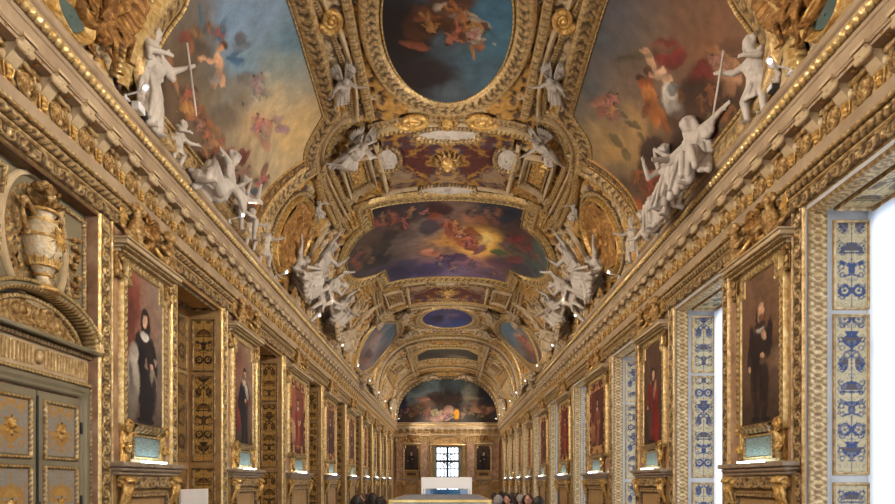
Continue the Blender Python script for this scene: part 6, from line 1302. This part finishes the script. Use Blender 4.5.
# great stucco groups each side of the central painting
for sg, w in ((-1,'left'),(1,'right')):
    X_ = lambda px: px if sg < 0 else 895-px
    for k, (hd, ft, pose, cl, pr, h, sc, mt, t) in enumerate((
      ((334,226),(296,286),'reach','robe',(),.35,1.12,ST,'arching uppermost figure of the white stucco group %s of the central painting'),
      ((345,248),(306,300),'atlas','sash',(),.45,1.05,ST,'bent second figure of the white stucco group %s of the central painting'),
      ((352,266),(322,320),'crouch','long',(),.35,1.1,ST,'crouching lowest figure of the white stucco group %s of the central painting'),
      ((318,234),(288,280),'veiled','long',(),.25,1.05,ST,'draped figure of the white stucco group %s of the central painting, close to the roundel'),
      ((326,270),(303,312),'flying','cloak',(),.4,1.0,ST,'flying figure inside the white stucco group %s of the central painting'),
      ((356,292),(334,330),'reach','sash',(),.3,1.0,SW,'cream stucco figure holding up the lower frame of the central painting, %s'),
      ((355,316),(340,346),'atlas','robe',(),.2,1.0,SW,'cream stucco figure beside the far %s compartment'),
      ((345,300),(322,330),'seated','robe',(),.3,1.0,SW,'cream stucco seated figure low on the far %s cornice behind the white group'),
      ((338,318),(330,340),'putto','sash',(),.2,.95,SW,'cream stucco child above the far %s cornice lamp'),
      ((353,366),(350,380),'crouch','robe',(),.2,.85,SW,'cream stucco figure at the foot of the far %s compartment'),
      ((370,376),(366,390),'seated','long',(),.2,.9,SW,'cream stucco seated figure beyond the far %s compartment'),
      ((408,308),(397,317),'flying','cloak',(),.25,.85,SW,'cream stucco flying figure %s of the small far oval'),
      ((413,326),(402,334),'reach','sash',(),.25,.85,SW,'cream stucco reclining figure below the small far oval, %s'),
      ((384,311),(374,319),'veiled','robe',(),.25,.8,SW,'cream stucco figure at the top of the far %s compartment'),
      ((386,384),(379,398),'standing','robe',(),.2,1.1,SW,'cream stucco figure by the %s foot of the far end arch'),
      ((394,392),(388,408),'atlas','long',(),.2,1.1,SW,'cream stucco figure next to the lunette painting on the %s'),
      ((432,371),(418,376),'flying','cloak',(),.35,1.1,SW,'cream stucco reclining figure over the lunette painting, %s of the crown'))):
        place(t % w, figure(pose, cl, pr, seed=30+k % 4), on_vault((X_(hd[0]), hd[1]), (X_(ft[0]), ft[1]), h=h-.2, k=sc, flip=sg > 0), mt)
# gilded figures in the near corners
for sg, w, hd, ft in ((-1,'left',(99,20),(112,66)),(1,'right',(806,6),(800,44))):
    place('gilded straining figure under the round moulding in the top %s corner' % w, figure('atlas','sash',(),seed=31), on_vault(hd, ft, h=.08, k=.62, flip=sg > 0), M['bronze'])
    place('gilded seated figure beside the teal shield in the top %s corner' % w, figure('perch','sash',(),seed=33), on_vault((84,16) if sg < 0 else (824,2), (100,50) if sg < 0 else (814,36), h=.0, k=.42, flip=sg > 0), M['bronze'])
# gilded trophies of arms below the stucco groups
for sg, w in ((-1,'left'),(1,'right')):
    g = random.Random(9); root = thing('arms_trophy', 'gilded tangle of leaves and staves below the white stucco group, %s haunch' % w, 'carving')
    for k in range(46):
        q = MB()
        p = at(g.uniform(300,338), g.uniform(286,332)); p[0] = -abs(p[0])*-sg if False else sg*abs(p[0]); n = unit(vault(p[0], p[1], .3)-vault(p[0], p[1], 0)); d = unit(np.array([g.uniform(-1,1)*.5*-sg, g.uniform(-1,1), g.uniform(-.2,1)])); d = unit(d-n*(d@n)*.7); o = vault(p[0], p[1], .04)
        if k % 2: acanthus(q, o, d, n, g.uniform(.5,1.0), .16, .4); q.build('gilded_leaf', M['gold'], root)
        else: q.cap(o, o+d*g.uniform(.3,.9)+n*.15, .06, .03); q.build('stave', M['gold'], root)

# ------------------------------------------------------------------ spotlights on the cornices
def lampthing(side, d, label, i):
    x = side*4.29; root = thing('spotlight', label, 'spotlight', loc=(x, d, 6.95), group='white spotlights along the cornices')
    R = Matrix.Rotation(0, 4, 'Z'); q = MB(); q.cap((0,0,0), (0,0,.06), .015); q.cap((0,0,.06), (-side*.25,0,.12), .012); q.box((-.04,-.05,0),(.04,.05,.015)); 
    dirv = unit((-side*1.0, -.35 if d > 5 else .3, .9)); p0 = V3(-side*.25,0,.14)
    q.build('bracket', M['lamp_white'], root)
    b = MB(); b.cap(p0-dirv*.05, p0+dirv*.04, .036, .04, 14); hs_ = b.build('housing', M['lamp_white'], root)
    l = MB(); l.ball(p0-dirv*.0+V3(-side*.03,-.04,-.01), .027, 12, 8); l.build('lens', M['lamp_glow'], hs_)
    ld = bpy.data.lights.new('vault_spot', 'SPOT'); ld.energy = SPOT_W*(1.3 if 2 < d < 7 else .7 if d < 12 and d > 7 else 1.4 if d == 15.0 else 1); ld.color = (1.0,.89,.76); ld.spot_size = math.radians(92); ld.spot_blend = .9; ld.shadow_soft_size = .12
    lo = bpy.data.objects.new('vault_spot', ld); COL.objects.link(lo); lo.parent = root; lo.location = p0+V3(-side*.1,0,.08)
    tgt = V3(-side*5.4, .9, 2.3); lo.rotation_euler = Vector(tgt).to_track_quat('-Z', 'Y').to_euler()
    ld = bpy.data.lights.new('wall_fill_spot', 'SPOT'); ld.energy = WALL_W; ld.color = (1.0,.87,.72); ld.spot_size = math.radians(96); ld.spot_blend = .8; ld.shadow_soft_size = .12  # second beam added to brighten the walls; the housing has one lens
    lo = bpy.data.objects.new('wall_fill_spot', ld); COL.objects.link(lo); lo.parent = root; lo.location = p0+V3(-side*.1,0,.04)
    lo.rotation_euler = Vector((-side*8.5, 3.2, -3.6)).to_track_quat('-Z', 'Y').to_euler(); return root

ds = [-4.2, -.5, 3.0, 6.3, 8.3, 11.8, 15.0, 18.9, 23.0, 27.0, 31.0, 35.1, 38.8, 42.6, 46.5, 49.6]
for side, w in ((-1,'left'),(1,'right')):
    for i, d in enumerate(ds):
        if d == 8.3: d = 8.0 if side < 0 else 7.5
        lampthing(side, d, 'small white spotlight on the %s cornice, %s from the near end' % (w, ('first second third fourth fifth sixth seventh eighth ninth tenth eleventh twelfth thirteenth fourteenth fifteenth sixteenth').split()[i]), i)
# white projector box clipped on the left cornice beside the robed statue
p = thing('projector', 'white box projector with a black front clipped to the left cornice by the robed statue', 'projector', loc=(-4.27, 8.28, 6.95)); q = MB(); q.box((-.05,-.09,.0),(.06,.09,.11),.01); q.build('casing', M['lamp_white'], p, smooth=False); q = MB(); q.box((.0,.09,.01),(.055,.19,.1),.008); q.build('black_front', M['iron'], p, smooth=False)
p = thing('projector', 'dark bracket with a small spotlight on the right cornice by the winged cherub', 'projector', loc=(4.27, 7.85, 6.95)); q = MB(); q.box((-.05,-.06,.0),(.05,.06,.09),.01); q.build('casing', M['iron'], p, smooth=False); q = MB(); q.box((-.07,-.05,.02),(-.05,.05,.08),.004); q.build('pale_front', M['lamp_white'], p, smooth=False)
# ------------------------------------------------------------------ display cases
def showcase(name, label, x, y0, y1, w, ztop, lid, leg, band_h, lining, items):
    root = thing(name, label, 'display case', loc=(x, y0, 0)); L = y1-y0; h = w/2
    q = MB(); q.box((-h,0,ztop-band_h),(h,L,ztop),.008); q.build('top_frame', leg, root, smooth=False)
    q = MB(); q.box((-h+.05,.05,ztop-.003),(h-.05,L-.05,ztop+.004)); q.build('lid', lid, root, smooth=False)
    for sx in (-1,1):
        for yy in (.03, L-.03): q = MB(); q.box((sx*(h-.03)-.028,yy-.028,0),(sx*(h-.03)+.028,yy+.028,ztop-band_h),.004); q.ball((sx*(h-.03),yy-.03,ztop-band_h-.06),.03); q.build('leg', leg, root, smooth='auto')
    q = MB(); q.box((-h+.04,.04,.82),(h-.04,L-.04,.9),.01); q.build('tray', leg, root, smooth=False); q = MB(); q.box((-h+.05,.05,.9),(h-.05,L-.05,.915)); q.build('lining', lining, root, smooth=False)
    q = MB(); q.box((-h+.045,.02,.9),(h-.045,.03,ztop-band_h)); q.box((-h+.045,L-.03,.9),(h-.045,L-.02,ztop-band_h)); q.box((-h+.02,.04,.9),(-h+.03,L-.04,ztop-band_h)); q.box((h-.03,.04,.9),(h-.02,L-.04,ztop-band_h)); q.build('glass', M['glass'], root, smooth=False)
    q = MB(); q.box((-h+.1,L*.55,.915),(h-.1,L*.55+.03,ztop-band_h-.05)); q.build('backboard', lining, root, smooth=False)
    q = MB(); q.box((-h+.08,.1,ztop-.02),(h-.08,.14,ztop-.008)); q.build('light_strip', M['strip_case'], root, smooth=False)
    return root
M['brass'] = mat_noise('satin brass', [(.3,(196,164,92)),(.6,(226,198,128)),(.8,(240,220,160))], 6, 3, .3, .6)
showcase('display_case', 'long brass framed glass display case with a grey lid in the foreground', -.1, 8.0, 11.3, 1.38, 1.615, M['case_top'], M['brass'], .045, M['blue_velvet'], 5)
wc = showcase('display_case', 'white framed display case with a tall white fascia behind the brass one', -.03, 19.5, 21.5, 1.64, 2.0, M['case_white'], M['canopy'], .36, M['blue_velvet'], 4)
wp = thing('barrier_panel', 'white barrier panel standing in the first opening of the left wall', 'barrier', loc=(-4.75, 11.4, 0)); q = MB(); q.box((-.03,-.75,.3),(.03,.45,1.72),.01); q.build('panel', M['case_white'], wp, smooth=False)
for yy in (-.7,.4): q = MB(); q.box((-.15,yy-.03,0),(.15,yy+.03,.03)); q.cap((0,yy,.02),(0,yy,.35),.02); q.build('foot', M['iron'], wp)
# small treasures laid in the cases
g = random.Random(3)
for k in range(7):
    x, y = -.1-.5+.16*k, 8.5+.5*(k % 3); t = thing('jewel_cup', 'small gilt and crystal vessel in the brass case, %s from the left' % ('first second third fourth fifth sixth seventh'.split()[k]), 'vessel', loc=(x, y, .915), group='vessels in the brass case')
    q = MB(); q.lathe([(0,0),(.05,0),(.045,.015),(.012,.03),(.012,.1)], n=20); q.build('foot', M['brass'], t); q = MB(); q.lathe([(.012,.1),(.05,.13),(.065,.2),(.06,.24),(.05,.24),(.0,.15)], n=24); q.build('bowl', M['blue_velvet'] if k % 2 else M['case_white'], t)
# ------------------------------------------------------------------ visitors
PP = {'stand': dict(pelvis=(0,0,.93), torso=(0,.02,1), head=(0,.12,1), arm_l=((-.18,.05,-1),(.05,.35,-1)), arm_r=((.18,.05,-1),(-.05,.3,-1)), leg_l=((-.05,.03,-1),(0,-.03,-1)), leg_r=((.06,.0,-1),(0,-.02,-1))),
      'phone': dict(pelvis=(0,0,.93), torso=(0,.0,1), head=(0,.0,1), arm_l=((-.2,.35,-1),(.35,.9,.5)), arm_r=((.2,.35,-1),(-.35,.9,.5)), leg_l=((-.06,.06,-1),(0,-.02,-1)), leg_r=((.05,.0,-1),(0,-.05,-1))),
      'walk': dict(pelvis=(0,0,.92), torso=(0,.05,1), head=(.1,.1,1), arm_l=((-.12,.35,-1),(0,.6,-1)), arm_r=((.12,-.3,-1),(0,.1,-1)), leg_l=((-.05,-.2,-1),(0,-.4,-1)), leg_r=((.05,.4,-1),(0,.0,-1)))}
PM = {}
def person_meshes(pose, long_hair):
    key = (pose, long_hair)
    if key in PM: return PM[key]
    J = skeleton(PP[pose]); mb = MB(); body(mb, J, .97, False); bm_ = remesh(mb, 'person', .016, 2); fr = J['front']; sx = J['sx']
    j = MB(); f = 1.16
    for q in (-1,1): j.cap(J['pel']+sx*q*.075+V3(0,0,-.02), J['waist']+sx*q*.06, .118, .108); j.cap(J['waist']+sx*q*.06, J['chest']+sx*q*.09, .108, .124)
    j.cap(J['chest']-sx*.09, J['chest']+sx*.09, .12); j.cap(J['sh_l'], J['sh_r'], .08); j.cap(J['neck']-V3(0,0,.06), J['neck']+V3(0,0,.0), .085, .07)
    for n in 'lr': j.cap(J['sh_'+n], J['el_'+n], .074, .058); j.cap(J['el_'+n], J['el_'+n]*.12+J['wr_'+n]*.88, .06, .046)
    jm = remesh(j, 'jacket', .018, 3)
    t = MB()
    for q in (-1,1): t.cap(J['pel']+sx*q*.07+V3(0,0,.04), J['pel']+sx*q*.075-V3(0,0,.06), .112, .115)
    for n in 'lr': t.cap(J['hp_'+n], J['kn_'+n], .105, .074); t.cap(J['kn_'+n], J['an_'+n]+V3(0,0,.0), .074, .058)
    tm = remesh(t, 'trousers', .018, 3)
    s = MB()
    for n in 'lr': a = J['an_'+n]; s.cap(a+V3(0,-.02,-.035), a+V3(0,.16,-.045), .048, .04); s.cap(a+V3(0,0,.02), a+V3(0,0,-.03), .05)
    sm = remesh(s, 'shoes', .014, 2)
    h = MB(); hd = J['head']; up = unit(hd-J['neck']); lk = J['look']; h.ball(hd+up*.045-lk*.02, (.093,.1,.098)); h.ball(hd-lk*.05-up*.01, (.088,.075,.1))
    for q in (-1,1): h.cap(hd+sx*q*.08+up*.05-lk*.01, hd+sx*q*.078-up*.04-lk*.04, .028, .02)
    if long_hair:
        for k in range(7): a = (k-3)*.4; d = V3(math.sin(a)*.09, 0, 0); h.cap(hd+sx*d[0]-lk*.07*math.cos(a)+up*.02, hd+sx*d[0]*1.2-lk*.1*math.cos(a)-up*.26, .04, .028)
    hm = remesh(h, 'hair', .014, 2)
    PM[key] = (bm_, jm, tm, sm, hm, float((J['an_l'][2]+J['an_r'][2])/2)-.09); return PM[key]
def person(px, py, d, pose, rz, jacket, trousers, hair, long_hair, label):
    bm_, jm, tm, sm, hm, base = person_meshes(pose, long_hair); x = (px-CX)*d/F
    ztop = EYE-(py-CY)*d/F; k = max(.86, min(1.08, ztop/(1.78-base)))
    o = put('person', bm_.copy(), M['skin']); o.location = (x, d, -base*k); o.rotation_euler = (0,0,rz); o.scale = (k,k,k); tag(o, label, 'person')
    for nm, me, mt in (('jacket', jm, jacket), ('trousers', tm, trousers), ('shoes', sm, 'cl_black'), ('hair', hm, hair)): put(nm, me.copy(), M[mt], o)
W_ = lambda *a: person(*a)
P_ = PI
for a in [(357,494,9.6,'stand',.3,'cl_black','cl_denim','hair_dark',True,'person in a black coat with long dark hair, outermost of the visitors at bottom left'),
 (362,493,12.4,'stand',2.9,'cl_red','cl_navy','hair_brown',False,'person in a red jacket facing the viewer, among the visitors at bottom left'),
 (367,493.5,12.9,'phone',.2,'cl_navy','cl_black','hair_dark',False,'person in a navy jacket with arms raised, behind the red jacket at bottom left'),
 (372,492,11.2,'stand',-.5,'cl_black','cl_black','hair_dark',True,'tall person in black with long hair, third from the left at bottom left'),
 (379,496,10.6,'phone',.6,'cl_black','cl_denim','hair_dark',False,'person in black nearest the brass case at bottom left'),
 (384,497,13.5,'walk',2.4,'cl_pink','cl_grey','hair_brown',True,'person in pink close behind the brass case at bottom left'),
 (494.5,492.5,15.6,'stand',.4,'cl_mauve','cl_black','hair_dark',False,'person in mauve directly right of the brass case'),
 (498,494,12.2,'stand',-.2,'cl_white','cl_navy','hair_grey',False,'person in a white top with grey hair right of the brass case'),
 (501,491,19.0,'phone',.3,'cl_grey','cl_denim','hair_dark',False,'person in grey with arms raised, far back right of the brass case'),
 (505,492,16.4,'stand',.1,'cl_black','cl_black','hair_dark',False,'person in black next to the grey visitor at bottom right'),
 (509,493,12.8,'walk',2.6,'cl_black','cl_navy','hair_dark',False,'person in a black jacket facing the viewer at bottom right'),
 (512,492.5,17.2,'stand',-.4,'cl_olive','cl_black','hair_brown',True,'person in an olive jacket with long brown hair at bottom right'),
 (516.5,492,14.6,'phone',.5,'cl_mauve','cl_denim','hair_dark',True,'person in mauve with raised arms and long dark hair at bottom right'),
 (520.5,493.5,13.6,'stand',.2,'cl_pink','cl_black','hair_grey',False,'person in pink with grey hair at bottom right'),
 (529,492.8,11.0,'stand',2.7,'cl_red','cl_navy','hair_brown',False,'person in a red jacket with brown hair, second from the right edge of the visitors'),
 (525,494,12.1,'walk',-.3,'cl_black','cl_black','hair_dark',False,'person in black just left of the red jacket at bottom right'),
 (539,495.2,10.4,'stand',.3,'cl_navy','cl_denim','hair_dark',True,'person in navy with long dark hair, rightmost at bottom right')]: person(*a)
# ------------------------------------------------------------------ daylight and world
wd = bpy.data.worlds.new('sky'); SC.world = wd; wd.use_nodes = True; nt = wd.node_tree; bg = nt.nodes['Background']
tc = nt.nodes.new('ShaderNodeTexCoord'); sx_ = nt.nodes.new('ShaderNodeSeparateXYZ'); nt.links.new(tc.outputs['Generated'], sx_.inputs[0])
cr = nt.nodes.new('ShaderNodeValToRGB'); e = cr.color_ramp.elements; e[0].position = .42; e[0].color = (.42,.47,.55,1); e[1].position = .62; e[1].color = (.88,.94,1.0,1)
mr = nt.nodes.new('ShaderNodeMapRange'); mr.inputs['From Min'].default_value = -1; mr.inputs['From Max'].default_value = 1; nt.links.new(sx_.outputs['Z'], mr.inputs['Value']); nt.links.new(mr.outputs[0], cr.inputs[0])
nt.links.new(cr.outputs[0], bg.inputs['Color']); bg.inputs['Strength'].default_value = SKY
def portal(loc, rot, sx, sy):
    l = bpy.data.lights.new('window_portal', 'AREA'); l.shape = 'RECTANGLE'; l.size = sx; l.size_y = sy; l.cycles.is_portal = True
    o = bpy.data.objects.new('window_portal', l); COL.objects.link(o); o.location = loc; o.rotation_euler = rot
for a, b in [(EDGE[0][0]-2.0, EDGE[0][0])]+OPENR: portal((WX+.97, (a+b)/2, LINT/2), (PI/2, 0, PI/2), b-a, LINT)
portal((0, Y1+.62, (WIN[2]+WIN[3])/2), (PI/2, 0, PI), 2.6, WIN[3]-WIN[2])
SC.cycles.max_bounces = 8; SC.cycles.diffuse_bounces = 5; SC.cycles.glossy_bounces = 4; SC.cycles.transparent_max_bounces = 12; SC.cycles.caustics_reflective = False; SC.cycles.caustics_refractive = False
SC.cycles.use_denoising = True; SC.cycles.sample_clamp_indirect = 6
